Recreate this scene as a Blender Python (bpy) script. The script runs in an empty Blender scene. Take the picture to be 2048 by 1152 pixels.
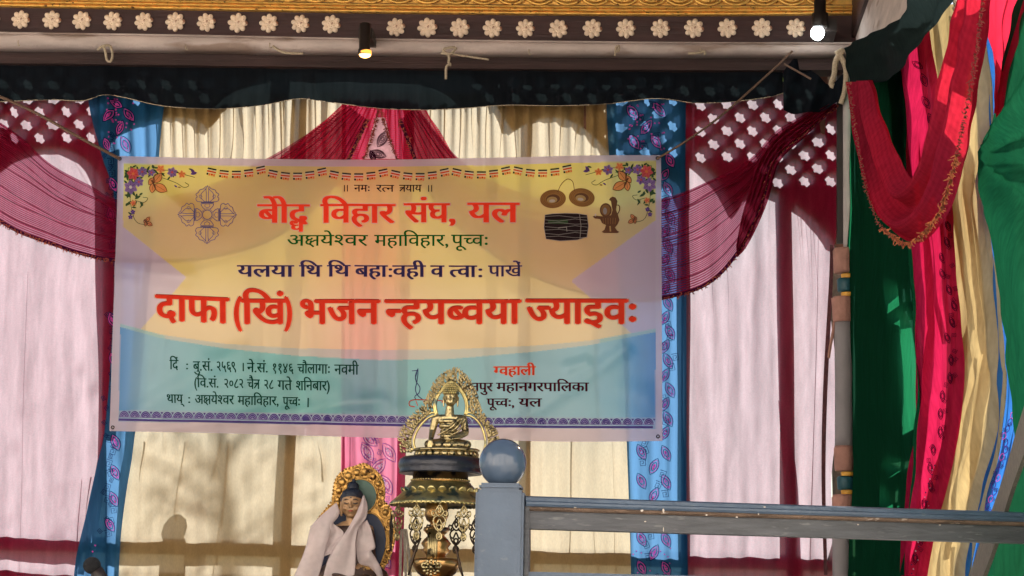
import bpy, bmesh, math, random
from mathutils import Vector, Matrix, noise
R = math.radians
random.seed(7)
SC = bpy.context.scene
COL = SC.collection
# ---------------------------------------------------------------- camera, sky, sun, exposure
F = 4620.0                                    # focal length in photo pixels (photo 2048 wide)
CAMP = Vector((0, 0, 1.6))
CM = (Matrix.Rotation(R(3.3), 3, 'Z') @ Matrix.Rotation(R(90 + 8.66), 3, 'X') @ Matrix.Rotation(R(1.0), 3, 'Z'))
cd = bpy.data.cameras.new('camera')
cd.sensor_width = 36.0
cd.lens = 36.0 * F / 2048.0
cd.clip_end = 2000
cam = bpy.data.objects.new('camera', cd)
cam.matrix_world = Matrix.Translation(CAMP) @ CM.to_4x4()
COL.objects.link(cam)
SC.camera = cam
SUN_L = Vector((-0.46, -0.70, -0.50)).normalized()      # direction the light travels
sun_el = math.asin(-SUN_L.z)
W = bpy.data.worlds.new('World'); SC.world = W; W.use_nodes = True
wn = W.node_tree.nodes; wl = W.node_tree.links
sky = wn.new('ShaderNodeTexSky'); sky.sky_type = 'NISHITA'; sky.sun_disc = False
sky.sun_elevation = sun_el
sky.sun_rotation = math.atan2(-SUN_L.x, -SUN_L.y)
wl.new(sky.outputs[0], wn['Background'].inputs[0]); wn['Background'].inputs[1].default_value = 0.05
sd = bpy.data.lights.new('sun', 'SUN'); sd.energy = 5.0; sd.angle = R(0.53); sd.color = (1, .95, .86)
so = bpy.data.objects.new('sun', sd); COL.objects.link(so)
so.rotation_euler = SUN_L.to_track_quat('-Z', 'Y').to_euler(); so.location = (8, 20, 14)
SC.view_settings.view_transform = 'Standard'; SC.view_settings.look = 'None'
SC.view_settings.exposure = 1.65; SC.view_settings.gamma = 1
cy = SC.cycles
cy.use_denoising = True
cy.max_bounces = 10; cy.transparent_max_bounces = 24; cy.transmission_bounces = 8; cy.diffuse_bounces = 5

# ---------------------------------------------------------------- helpers
def ray(px, py):
    return CM @ Vector(((px - 1024) / F, (576 - py) / F, -1))
def P(px, py, Y):
    d = ray(px, py); return CAMP + d * (Y / d.y)
def PX(px, py, X):
    d = ray(px, py); return CAMP + d * (X / d.x)
def S(Y): return Y / F / math.cos(R(8.66))
def lin(c):
    return tuple((x / 12.92 if x <= .04045 else ((x + .055) / 1.055) ** 2.4) for x in (v / 255 for v in c))
def tag(o, label, cat, group=None):
    o['label'] = label; o['category'] = cat
    if group: o['group'] = group
    return o
def cr(pts, n):
    pts = [Vector(p) for p in pts]
    if len(pts) == 2: return [pts[0].lerp(pts[1], i / n) for i in range(n + 1)]
    seg = [(pts[i + 1] - pts[i]).length for i in range(len(pts) - 1)]
    T = sum(seg); out = []
    for k in range(n + 1):
        d = T * k / n; i = 0
        while i < len(seg) - 1 and d > seg[i]: d -= seg[i]; i += 1
        t = min(1, d / seg[i]) if seg[i] else 0
        p1, p2 = pts[i], pts[i + 1]
        p0 = pts[i - 1] if i else p1 * 2 - p2
        p3 = pts[i + 2] if i + 2 < len(pts) else p2 * 2 - p1
        out.append(.5 * ((2 * p1) + (p2 - p0) * t + (2 * p0 - 5 * p1 + 4 * p2 - p3) * t * t + (3 * p1 - p0 - 3 * p2 + p3) * t ** 3))
    return out
def link(name, bm, mats, parent=None, smooth=False):
    me = bpy.data.meshes.new(name)
    bmesh.ops.recalc_face_normals(bm, faces=bm.faces)
    if smooth:
        for f in bm.faces: f.smooth = True
    bm.to_mesh(me); bm.free()
    for m in (mats if isinstance(mats, (list, tuple)) else [mats]): me.materials.append(m)
    o = bpy.data.objects.new(name, me); COL.objects.link(o)
    if parent: o.parent = parent
    return o
def empty(name, loc=(0, 0, 0)):
    o = bpy.data.objects.new(name, None); o.location = loc; COL.objects.link(o); return o
def par(o, root):
    o.parent = root; o.matrix_parent_inverse = Matrix.Translation(root.location).inverted(); return o
def box(bm, a, b, mi=0):
    (x0, y0, z0), (x1, y1, z1) = a, b
    vs = [bm.verts.new(p) for p in ((x0,y0,z0),(x1,y0,z0),(x1,y1,z0),(x0,y1,z0),(x0,y0,z1),(x1,y0,z1),(x1,y1,z1),(x0,y1,z1))]
    for q in ((0,1,2,3),(4,5,6,7),(0,1,5,4),(1,2,6,5),(2,3,7,6),(3,0,4,7)):
        f = bm.faces.new([vs[i] for i in q]); f.material_index = mi
def tube(bm, pts, r, n=8, mi=0, cap=True, flat=1.0):
    pts = [Vector(p) for p in pts]; rings = []
    up = Vector((0, 0, 1))
    for i, p in enumerate(pts):
        t = (pts[min(i + 1, len(pts) - 1)] - pts[max(i - 1, 0)])
        t = t.normalized() if t.length else Vector((0, 0, 1))
        a = t.cross(Vector((0, 1, 0)))
        if a.length < .1: a = t.cross(up)
        a.normalize(); b = t.cross(a).normalized()
        rr = r[i] if isinstance(r, (list, tuple)) else r
        rings.append([bm.verts.new(p + a * (math.cos(2*math.pi*k/n) * rr) + b * (math.sin(2*math.pi*k/n) * rr * flat)) for k in range(n)])
    for i in range(len(rings) - 1):
        for k in range(n):
            f = bm.faces.new((rings[i][k], rings[i][(k+1) % n], rings[i+1][(k+1) % n], rings[i+1][k])); f.material_index = mi; f.smooth = True
    if cap:
        for rg in (rings[0], rings[-1]):
            f = bm.faces.new(rg); f.material_index = mi
def ball(bm, c, r, mi=0, u=14, v=9, rot=None):
    m = Matrix.Translation(Vector(c)) @ (rot.to_4x4() if rot else Matrix.Identity(4)) @ Matrix.Diagonal((r[0], r[1], r[2], 1) if isinstance(r, (tuple, list)) else (r, r, r, 1))
    g = bmesh.ops.create_uvsphere(bm, u_segments=u, v_segments=v, radius=1, matrix=m)
    fs = set()
    for vv in g['verts']: fs.update(vv.link_faces)
    for f in fs: f.material_index = mi; f.smooth = True
def lathe(bm, c, prof, n=32, mi=0, sq=1.0):
    c = Vector(c); rings = []
    for r, z in prof:
        rings.append([bm.verts.new(c + Vector((math.cos(2*math.pi*k/n)*r, math.sin(2*math.pi*k/n)*r*sq, z))) for k in range(n)])
    for i in range(len(rings) - 1):
        for k in range(n):
            f = bm.faces.new((rings[i][k], rings[i][(k+1) % n], rings[i+1][(k+1) % n], rings[i+1][k])); f.material_index = mi; f.smooth = True
    for rg in (rings[0], rings[-1]):
        f = bm.faces.new(rg); f.material_index = mi
def remesh(name, bm, mat, vox, parent=None, it=6, fac=.5):
    me = bpy.data.meshes.new('tmp'); bm.to_mesh(me); bm.free()
    o = bpy.data.objects.new('tmp', me); COL.objects.link(o)
    m = o.modifiers.new('r', 'REMESH'); m.mode = 'VOXEL'; m.voxel_size = vox; m.use_smooth_shade = True
    s = o.modifiers.new('s', 'SMOOTH'); s.iterations = it; s.factor = fac
    dg = bpy.context.evaluated_depsgraph_get(); dg.update()
    n = bpy.data.meshes.new_from_object(o.evaluated_get(dg)); bpy.data.objects.remove(o)
    n.name = name; n.materials.clear(); n.materials.append(mat)
    for p in n.polygons: p.use_smooth = True
    q = bpy.data.objects.new(name, n); COL.objects.link(q)
    if parent: q.parent = parent
    return q
# ---------------------------------------------------------------- materials
def newmat(name):
    m = bpy.data.materials.new(name); m.use_nodes = True
    nt = m.node_tree; nt.nodes.clear()
    out = nt.nodes.new('ShaderNodeOutputMaterial')
    return m, nt, out
def noisefac(nt, scale, lo, hi, detail=4, coord='Object'):
    tc = nt.nodes.new('ShaderNodeTexCoord'); mp = nt.nodes.new('ShaderNodeMapping')
    mp.inputs['Scale'].default_value = scale if isinstance(scale, tuple) else (scale,) * 3
    nz = nt.nodes.new('ShaderNodeTexNoise'); nz.inputs['Detail'].default_value = detail; nz.inputs['Scale'].default_value = 1
    nt.links.new(tc.outputs[coord], mp.inputs[0]); nt.links.new(mp.outputs[0], nz.inputs[0])
    mr = nt.nodes.new('ShaderNodeMapRange'); mr.inputs[1].default_value = .3; mr.inputs[2].default_value = .7
    mr.inputs[3].default_value = lo; mr.inputs[4].default_value = hi
    nt.links.new(nz.outputs[0], mr.inputs[0])
    return mr.outputs[0]
def scaled(nt, col, fac):
    vm = nt.nodes.new('ShaderNodeVectorMath'); vm.operation = 'SCALE'
    if isinstance(col, tuple): vm.inputs[0].default_value = col[:3]
    else: nt.links.new(col, vm.inputs[0])
    nt.links.new(fac, vm.inputs['Scale'])
    return vm.outputs[0]
def paint(name, col, rough=.6, var=.25, sc=8, bump=.0, metal=0., col2=None, c2sc=6, spec=.4, bsc=60, c2t=.55):
    m, nt, out = newmat(name)
    b = nt.nodes.new('ShaderNodeBsdfPrincipled')
    f = noisefac(nt, sc, 1 - var, 1 + var)
    c = scaled(nt, col, f)
    if col2:
        mx = nt.nodes.new('ShaderNodeMix'); mx.data_type = 'RGBA'
        ff = noisefac(nt, c2sc, 0, 1, 6)
        mt = nt.nodes.new('ShaderNodeMapRange'); mt.inputs[1].default_value = c2t; mt.inputs[2].default_value = c2t + .2
        nt.links.new(ff, mt.inputs[0]); nt.links.new(mt.outputs[0], mx.inputs[0])
        nt.links.new(c, mx.inputs[6]); mx.inputs[7].default_value = (*col2, 1); c = mx.outputs[2]
    nt.links.new(c, b.inputs['Base Color'])
    b.inputs['Roughness'].default_value = rough; b.inputs['Metallic'].default_value = metal
    b.inputs['Specular IOR Level'].default_value = spec
    if bump:
        bp = nt.nodes.new('ShaderNodeBump'); bp.inputs['Strength'].default_value = bump; bp.inputs['Distance'].default_value = .01
        nt.links.new(noisefac(nt, bsc, 0, 1), bp.inputs['Height']); nt.links.new(bp.outputs[0], b.inputs['Normal'])
    nt.links.new(b.outputs[0], out.inputs[0])
    return m
def mat_cloth(name, refl, trans, ft=.6, tp=.2, tint=None, var=.10, streak=(45, 45, 3), stripes=0, attr=None, gloss=0, weave=None, stripe_lo=.15):
    """refl: colour of light bounced off the cloth, trans: colour of light let through, tp: open weave"""
    m, nt, out = newmat(name)
    f = noisefac(nt, streak, 1 - var, 1 + var)
    if weave:
        f2 = noisefac(nt, weave, .93, 1.07, 2)
        mm = nt.nodes.new('ShaderNodeMath'); mm.operation = 'MULTIPLY'
        nt.links.new(f, mm.inputs[0]); nt.links.new(f2, mm.inputs[1]); f = mm.outputs[0]
    d = nt.nodes.new('ShaderNodeBsdfDiffuse'); t = nt.nodes.new('ShaderNodeBsdfTranslucent'); x = nt.nodes.new('ShaderNodeBsdfTransparent')
    if attr:
        a = nt.nodes.new('ShaderNodeVertexColor'); a.layer_name = attr
        nt.links.new(scaled(nt, a.outputs[0], f), d.inputs[0]); nt.links.new(scaled(nt, a.outputs[0], f), t.inputs[0]); nt.links.new(a.outputs[0], x.inputs[0])
    else:
        nt.links.new(scaled(nt, refl, f), d.inputs[0]); nt.links.new(scaled(nt, trans, f), t.inputs[0])
        x.inputs[0].default_value = (*(tint or trans), 1)
    m1 = nt.nodes.new('ShaderNodeMixShader'); m1.inputs[0].default_value = ft
    nt.links.new(d.outputs[0], m1.inputs[1]); nt.links.new(t.outputs[0], m1.inputs[2])
    sh = m1.outputs[0]
    if gloss:
        g = nt.nodes.new('ShaderNodeBsdfGlossy'); g.inputs['Roughness'].default_value = .32
        mg = nt.nodes.new('ShaderNodeMixShader'); mg.inputs[0].default_value = gloss
        nt.links.new(sh, mg.inputs[1]); nt.links.new(g.outputs[0], mg.inputs[2]); sh = mg.outputs[0]
    m2 = nt.nodes.new('ShaderNodeMixShader'); m2.inputs[0].default_value = tp
    nt.links.new(sh, m2.inputs[1]); nt.links.new(x.outputs[0], m2.inputs[2])
    if stripes:
        uv = nt.nodes.new('ShaderNodeUVMap'); sx = nt.nodes.new('ShaderNodeSeparateXYZ')
        nt.links.new(uv.outputs[0], sx.inputs[0])
        mu = nt.nodes.new('ShaderNodeMath'); mu.operation = 'MULTIPLY'; mu.inputs[1].default_value = stripes * 2 * math.pi
        nt.links.new(sx.outputs[1], mu.inputs[0])
        si = nt.nodes.new('ShaderNodeMath'); si.operation = 'SINE'; nt.links.new(mu.outputs[0], si.inputs[0])
        mr = nt.nodes.new('ShaderNodeMapRange'); mr.inputs[1].default_value = -.6; mr.inputs[2].default_value = .6
        mr.inputs[3].default_value = tp * stripe_lo; mr.inputs[4].default_value = min(.95, tp * 1.7)
        nt.links.new(si.outputs[0], mr.inputs[0]); nt.links.new(mr.outputs[0], m2.inputs[0])
    nt.links.new(m2.outputs[0], out.inputs[0])
    return m
def ink(name, col, fac=.45, tint=None):
    """printing ink: part seen through (tinted), part bounced and let through"""
    m, nt, out = newmat(name)
    d = nt.nodes.new('ShaderNodeBsdfDiffuse'); d.inputs[0].default_value = (*col, 1)
    t = nt.nodes.new('ShaderNodeBsdfTranslucent'); t.inputs[0].default_value = (*col, 1)
    x = nt.nodes.new('ShaderNodeBsdfTransparent'); x.inputs[0].default_value = (*(tint or tuple(min(1, c * 1.25 + .01) for c in col)), 1)
    md = nt.nodes.new('ShaderNodeMixShader'); md.inputs[0].default_value = .45
    nt.links.new(d.outputs[0], md.inputs[1]); nt.links.new(t.outputs[0], md.inputs[2])
    mx = nt.nodes.new('ShaderNodeMixShader'); mx.inputs[0].default_value = fac
    nt.links.new(x.outputs[0], mx.inputs[1]); nt.links.new(md.outputs[0], mx.inputs[2]); nt.links.new(mx.outputs[0], out.inputs[0])
    return m

def glow(name, col, st):
    m, nt, out = newmat(name)
    e = nt.nodes.new('ShaderNodeEmission'); e.inputs[0].default_value = (*col, 1); e.inputs[1].default_value = st
    nt.links.new(e.outputs[0], out.inputs[0]); return m
M = {}
M['cream'] = mat_cloth('cream_cloth', (.50, .31, .12), (.285, .26, .205), .60, .05, (1, .93, .78), var=.05, streak=(25, 25, 6), weave=(150, 150, 60))
M['pinkwhite'] = mat_cloth('maroon_sheer', (.34, .008, .038), (.245, .222, .252), .64, .02, (1, .55, .65), var=.12, streak=(30, 30, 5), weave=(120, 120, 160))
M['blue'] = mat_cloth('blue_satin', (.018, .10, .22), (.062, .145, .28), .60, .04, (.25, .58, 1), var=.07)
M['pink'] = mat_cloth('pink_satin', (.42, .016, .07), (.32, .11, .17), .6, .04, (1, .3, .5), var=.07)
M['redsheer'] = mat_cloth('red_sheer', (.24, .009, .035), (.20, .008, .03), .5, .52, (.86, .46, .60), stripes=46, var=.08)
M['redsheer2'] = mat_cloth('red_sheer_bunched', (.24, .009, .035), (.20, .008, .03), .5, .16, (.8, .2, .3), stripes=8, var=.1)
M['redfan'] = mat_cloth('red_gathered', (.60, .012, .055), (.44, .015, .06), .5, .45, (.97, .40, .50), stripes=48, var=.1, stripe_lo=.1)
M['redside'] = mat_cloth('red_chiffon', (.34, .018, .045), (.40, .014, .03), .4, .10, (.85, .08, .08), stripes=26, var=.17, weave=(40, 30, 30), stripe_lo=.5)
M['black'] = mat_cloth('black_green_cloth', (.013, .015, .020), (.004, .0064, .007), .5, .003, (.5, .75, .7), var=.15, weave=(200, 200, 200))
M['black2'] = mat_cloth('dark_green_black_cloth', (.014, .022, .022), (.012, .02, .02), .3, .0, (.3, .5, .5), var=.2)
M['green'] = mat_cloth('green_cloth', (.005, .045, .022), (.012, .17, .07), .45, .04, (.2, .8, .45), var=.1, weave=(90, 90, 4))
M['green2'] = mat_cloth('bright_green_cloth', (.006, .06, .026), (.006, .065, .028), .4, .01, (.2, .8, .45), var=.17, weave=(40, 30, 30))
M['magenta'] = mat_cloth('magenta_cloth', (.38, .012, .055), (.36, .010, .05), .5, .04, (.9, .1, .2), var=.17, weave=(40, 30, 30))
M['redcloth'] = mat_cloth('scarlet_cloth', (.42, .018, .05), (.5, .02, .05), .5, .05, (.9, .1, .1), var=.08)
M['yellow'] = mat_cloth('yellow_cream_cloth', (.56, .42, .22), (.29, .215, .10), .5, .02, (1, .75, .4), var=.17, weave=(40, 30, 30), streak=(14, 14, 2))
M['cobalt'] = mat_cloth('cobalt_cloth', (.03, .13, .42), (.025, .12, .38), .5, .03, (.1, .4, 1), var=.08)
M['scarf'] = mat_cloth('white_silk', (.70, .60, .585), (.66, .56, .55), .40, .28, (.95, .9, .9), var=.12, streak=(30, 30, 30), gloss=.04)
M['webbing'] = paint('grey_webbing', (.16, .14, .115), .9, .25, (300, 300, 60), .3)
M['brown'] = paint('brown_wood_paint', (.045, .018, .017), .55, .3, (2, 2, 14), .15, bsc=(6, 6, 80))
M['brown2'] = paint('brown_wood_under', (.035, .016, .014), .7, .4, (2, 2, 30), .3, bsc=(4, 4, 90))
M['plaster'] = paint('white_board', (.50, .41, .37), .7, .22, (2.5, 2.5, 14), .25, col2=(.30, .22, .18), c2sc=(2, 2, 9), c2t=.62)
M['rosette'] = paint('cream_rosette_paint', (.88, .70, .53), .7, .12, 30, .2, bsc=160, col2=(.42, .2, .12), c2sc=26, c2t=.72)
M['gold'] = paint('gold_carving', (.86, .50, .12), .42, .2, 25, .2, metal=.55, col2=(.12, .04, .01), c2sc=40, c2t=.8)
M['goldst'] = paint('gilt', (.42, .235, .065), .34, .3, 40, .1, metal=.8, col2=(.07, .03, .012), c2sc=60, c2t=.66)
M['brass'] = paint('brass', (.36, .29, .15), .30, .3, 60, .08, metal=.95, col2=(.05, .04, .025), c2sc=50, c2t=.68)
M['brassold'] = paint('tarnished_brass', (.46, .38, .16), .28, .4, 22, .1, metal=.9, col2=(.07, .10, .085), c2sc=18, c2t=.6)
M['copper'] = paint('copper_brass', (.45, .26, .10), .28, .3, 18, .06, metal=.95, col2=(.08, .06, .05), c2sc=14, c2t=.6)
M['blackdisc'] = paint('blackened_metal', (.012, .014, .024), .33, .4, 20, .1, metal=.3, spec=.6)
M['darkmetal'] = paint('dark_bronze', (.05, .035, .025), .45, .4, 40, .1, metal=.7)
M['railgrey'] = paint('grey_gloss_paint', (.058, .086, .130), .32, .14, (9, 9, 9), .12, col2=(.10, .125, .155), c2sc=(30, 30, 60), c2t=.86, bsc=40)
M['railball'] = paint('grey_gloss_ball', (.058, .086, .132), .16, .12, (9, 9, 9), .06, bsc=25, spec=.6)
M['railface'] = paint('worn_grey_paint', (.066, .069, .078), .5, .22, (4, 30, 90), .3, col2=(.13, .135, .14), c2sc=(3, 60, 120), c2t=.8, bsc=(4, 60, 90))
M['railedge'] = paint('worn_edge', (.13, .085, .06), .7, .4, (10, 40, 40), .4, col2=(.5, .42, .36), c2sc=(25, 60, 60), c2t=.88)
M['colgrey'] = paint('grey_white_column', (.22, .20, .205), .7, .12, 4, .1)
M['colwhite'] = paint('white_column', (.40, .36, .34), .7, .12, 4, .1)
M['colpink'] = paint('terracotta_pink', (.34, .17, .13), .75, .2, 14, .2)
M['teal'] = paint('teal_band', (.01, .07, .09), .5, .2, 10)
M['yellowring'] = paint('yellow_band', (.60, .30, .04), .5, .2, 10)
M['lattice'] = paint('carved_wood', (.12, .05, .03), .8, .3, 10)
M['pole'] = paint('raw_timber', (.30, .17, .08), .8, .3, (12, 12, 2), .2)
M['lampblack'] = paint('lamp_black', (.02, .014, .012), .45, .2, 10)
M['foam'] = paint('mic_foam', (.012, .012, .014), .9, .4, 300, .6, bsc=500)
M['rope'] = paint('brown_rope', (.13, .075, .05), .9, .3, 200, .3)
M['cord'] = paint('pale_cotton_cord', (.42, .34, .24), .9, .25, 150, .3)
M['fringe'] = paint('orange_gold_fringe', (.60, .17, .04), .8, .5, 90, col2=(.22, .02, .02), c2sc=70, c2t=.5)
M['fringedk'] = paint('dark_red_fringe', (.22, .03, .02), .8, .5, 90, col2=(.5, .2, .06), c2sc=60, c2t=.75)
M['ground'] = paint('stone_paving', (.50, .47, .43), .9, .25, 2, .2)
M['bounce_cut_ground'] = paint('bounce_cut_dark', (.035, .055, .018), .95, .4, 3, .3)
M['floor'] = paint('stage_floor', (.22, .20, .18), .8, .2, 2, .1)
M['roof'] = paint('ceiling_boards', (.16, .11, .08), .8, .2, 3, .1)
M['bark'] = paint('bark', (.10, .07, .05), .9, .3, 10, .4)
M['leaf'] = mat_cloth('leaf', (.07, .11, .03), (.16, .22, .05), .45, 0, var=.3)
M['skin'] = paint('painted_bronze_skin', (.30, .175, .085), .36, .12, 30, .05, metal=.2)
M['hairblue'] = paint('dark_blue_hair', (.006, .010, .022), .5, .2, 60, .3, bsc=300)
M['halogreen'] = paint('green_halo', (.03, .075, .055), .45, .25, 20)
M['haloblue'] = paint('navy_halo', (.006, .016, .05), .5, .2, 20)
M['robe'] = paint('dark_robe', (.05, .026, .018), .38, .35, 30, metal=.3, col2=(.45, .26, .07), c2sc=40, c2t=.82)
M['redrobe'] = paint('red_robe', (.30, .006, .012), .5, .2, 30)
M['tabletop'] = paint('dark_table_wood', (.08, .04, .025), .6, .3, 6)
M['bulbwarm'] = glow('warm_bulb', (1, .50, .13), 3.2)
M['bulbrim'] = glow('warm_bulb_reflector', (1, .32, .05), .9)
M['bulbwhite'] = glow('white_bulb', (.86, .97, 1), 9)
M['housing'] = paint('plain_wall', (.84, .79, .74), .9, .1, 3)
M['chip'] = paint('bare_white_chip', (.48, .43, .38), .8, .15, 60)
M['inset'] = paint('pale_pink_inset', (.72, .42, .52), .7, .15, 40)
M['seam'] = paint('brown_seam', (.07, .022, .026), .9, .3, 40)
M['emb_navy'] = ink('embroidery_navy', (.012, .03, .12), .85)
M['emb_pink'] = ink('sequin_magenta', (.80, .10, .48), .8)
M['emb_black'] = ink('embroidery_wine', (.05, .005, .03), .8)
M['emb_white'] = ink('sequin_silver', (.65, .62, .80), .8, (.9, .9, 1))
M['emb_violet'] = ink('embroidery_violet', (.10, .03, .30), .85)

# ---------------------------------------------------------------- setting out of frame view: ground, stage, roof
bm = bmesh.new(); box(bm, (-300, -300, -.3), (300, 400, 0)); g = link('ground', bm, M['ground']); g['kind'] = 'structure'
bm = bmesh.new(); box(bm, (-60, 14.4, 0.0), (60, 120, .004)); g = link('bounce_cut_ground', bm, M['bounce_cut_ground']); g['kind'] = 'structure'  # unseen dark ground added to cut sun bounce onto the curtain backs
bm = bmesh.new(); box(bm, (-7, 5.5, 0.004), (2.6, 14.2, 1.0)); g = link('stage_floor', bm, M['floor']); g['kind'] = 'structure'
YC = 13.2                                                # plane of the back curtains
ZR = P(1024, -40, 12.6).z
bm = bmesh.new(); box(bm, (-7, 9.0, ZR + .02), (2.0, 12.98, ZR + .3)); g = link('ceiling', bm, M['roof']); g['kind'] = 'structure'

def house(name, x0, x1, y0, y1, h, face, lab):
    h_ = empty(name, ((x0 + x1) / 2, (y0 + y1) / 2, 0)); tag(h_, lab, 'house')
    bm = bmesh.new(); box(bm, (x0, y0, .002), (x1, y1, h)); par(link('wall', bm, M['housing']), h_)
    e = .6; xm, ym = (x0 + x1) / 2, (y0 + y1) / 2
    v_ = [(x0 - e, y1 + e, h - .05), (x1 + e, y1 + e, h - .05), (x1 + e, y0 - e, h - .05), (x0 - e, y0 - e, h - .05)] + ([(x0, ym, h + 2), (x1, ym, h + 2)] if face == 'y' else [(xm, y1, h + 2), (xm, y0, h + 2)])
    bm = bmesh.new(); vs = [bm.verts.new(p) for p in v_]
    for q in (((0, 1, 5, 4), (2, 3, 4, 5), (1, 2, 5), (3, 0, 4)) if face == 'y' else ((1, 2, 5, 4), (3, 0, 4, 5), (0, 1, 4), (2, 3, 5))) + ((0, 3, 2, 1),): bm.faces.new([vs[i] for i in q])
    par(link('roof', bm, M['roof']), h_)
    L_ = (x1 - x0) if face == 'y' else (y1 - y0); n = int(L_ / 4.5)
    for fl_ in range(2):
        for k in range(n):
            c = (k + .5) * L_ / n; z = 1.4 + fl_ * 4
            for nm, w, za, zb, d0, d1, mk in (('window', .7, z, z + 1.9, 0, .08, 'brown'), ('shutter', .55, z + .15, z + 1.75, .081, .1, 'lattice')):
                bm = bmesh.new()
                if face == 'y': box(bm, (x0 + c - w, y1 + d0, za), (x0 + c + w, y1 + d1, zb))
                else: box(bm, (x1 + d0, y0 + c - w, za), (x1 + d1, y0 + c + w, zb))
                o = link(nm, bm, M[mk])
                if nm == 'window': w_ = par(o, h_)
                else: o.parent = w_; o.matrix_parent_inverse = Matrix.Translation(h_.location).inverted() @ Matrix.Translation(h_.location)
house('fill_house', -18, 18, -12, -4.5, 10.5, 'y', 'unseen plastered house added behind the viewer to bounce sunlight onto the pavilion')  # added out of view as a bright wall that gives fill
house('fill_house', -17, -10, -4, 6, 9.5, 'x', 'unseen plastered side house added at the left to bounce more sunlight')  # second added house, more bounced fill from the left
# ---------------------------------------------------------------- beams along the back
def bar(bm, st, Y, depth, n=24, mi=0, bulge=0):
    """st: stations (px, top, bottom) in the photograph's frame at distance Y"""
    s = cr([Vector(x) for x in st], n); rows = []
    for p in s:
        a, b = P(p.x, p.y, Y), P(p.x, p.z, Y); d = Vector((0, depth, 0))
        mid = (a + b) / 2 - Vector((0, bulge, 0))
        rows.append([bm.verts.new(q) for q in (a, a.lerp(mid, .5) - Vector((0, bulge * .3, 0)), mid, b.lerp(mid, .5) - Vector((0, bulge * .3, 0)), b, b + d, a + d)])
    for r0, r1 in zip(rows, rows[1:]):
        k = len(r0)
        for i in range(k):
            f = bm.faces.new((r0[i], r0[(i+1) % k], r1[(i+1) % k], r1[i])); f.material_index = mi
    bm.faces.new(rows[0]).material_index = mi; bm.faces.new(rows[-1]).material_index = mi
XS = (-120, 0, 350, 700, 1050, 1350, 1714)
def yat(tab, x): 
    for (x0, y0), (x1, y1) in zip(tab, tab[1:]):
        if x <= x1 or (x1, y1) == tab[-1]: return y0 + (y1 - y0) * (x - x0) / (x1 - x0)
GB = list(zip(XS, (12, 15, 21, 27, 31, 33, 31)))        # lower edge of the gold cornice
WT = list(zip(XS, (63, 65, 70, 77, 82, 85, 86)))        # upper edge of the white board
WB = list(zip(XS, (90, 92, 96, 101, 104, 106, 106)))    # its lower edge
cor = empty('gilded_cornice', P(800, 20, 12.7))
tag(cor, 'gilded carved cornice with ridged mouldings running along the very top', 'cornice')
def prt(name, bm, mat, root, smooth=False): return par(link(name, bm, mat, None, smooth), root)
for k, (a, b, Y, nm) in enumerate(((-3, -8.5, 12.87, 'moulding'), (-10, -15, 12.85, 'moulding'), (-16.5, -21, 12.83, 'moulding'), (-22, -62, 12.86, 'carved_frieze'))):
    bm = bmesh.new(); bar(bm, [(x, y + b + .3, y + a) for x, y in GB], Y, .2, bulge=.008 if k < 3 else 0)
    fr = prt(nm, bm, M['gold'], cor, False)
bm = bmesh.new()
for i in range(31):
    x = -40 + i * 56; y = yat(GB, x) - 43
    c = P(x, y, 12.85); s = S(12.85)
    for r in (30, 20, 10):
        pts = [c + Vector((math.cos(t) * r * s, -.012, math.sin(t) * r * s * .75)) for t in [math.pi * (1 + q / 12) for q in range(13)]]
        tube(bm, pts, 3.2 * s, 6)
prt('lotus_carving', bm, M['gold'], cor)
beam = empty('rosette_beam', P(800, 55, 12.9))
tag(beam, 'dark brown painted beam studded with a row of cream flower rosettes', 'beam')
bm = bmesh.new(); bar(bm, [(x, yat(GB, x) - 8, y - .5) for x, y in WT], 12.9, .2)
prt('beam_board', bm, M['brown'], beam)
s = S(12.9)
rb = bmesh.new()
for k in range(8):
    a = k * math.pi / 4
    ball(rb, (math.cos(a) * 14.2 * s, -.004, math.sin(a) * 14.2 * s), (7.2 * s, .012, 5.9 * s), 0, 10, 7, Matrix.Rotation(-a, 3, 'Y'))
    a += math.pi / 8
    ball(rb, (math.cos(a) * 10.5 * s, -.002, math.sin(a) * 10.5 * s), (5 * s, .010, 2.6 * s), 0, 8, 6, Matrix.Rotation(-a, 3, 'Y'))
lathe_bm = bmesh.new(); lathe(lathe_bm, (0, 0, 0), [(.1 * s, .018), (4.2 * s, .018), (6 * s, .012), (8 * s, .014), (9.5 * s, .008), (14.5 * s, -.002), (14.5 * s, -.01)], 20)
tmp = bpy.data.meshes.new('t'); lathe_bm.transform(Matrix.Rotation(R(90), 4, 'X')); lathe_bm.to_mesh(tmp); lathe_bm.free(); rb.from_mesh(tmp)
for k in range(8):
    a = k * math.pi / 4 + .2
    ball(rb, (math.cos(a) * 6.8 * s, -.013, math.sin(a) * 6.8 * s), (1.5 * s, .006, 1.5 * s), 0, 8, 6)
RX = [-18, 42, 104, 164, 226, 288, 351, 413, 476, 538, 601, 663, 792, 855, 920, 985, 1051, 1117, 1185, 1252, 1321, 1388, 1455, 1524, 1592]
RY = [(-120, 37), (0, 39), (663, 49), (792, 55), (1100, 58), (1592, 56.5)]
ro0 = None
for i, x in enumerate(RX):
    y = yat(RY, x)
    if ro0 is None:
        ro0 = link('rosette', rb, M['rosette'], None, True); o = ro0
    else:
        o = ro0.copy(); COL.objects.link(o)
    par(o, beam); o.location = P(x, y, 12.895) ; o.rotation_euler = (0, random.uniform(-.25, .25), 0)
    k = 20.3 / 21 * random.uniform(.96, 1.04) ; o.scale = (k, 1, k)
wb = empty('white_board_beam', P(800, 90, 12.86))
tag(wb, 'off-white weathered board under the rosette beam with small hooks', 'beam')
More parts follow.
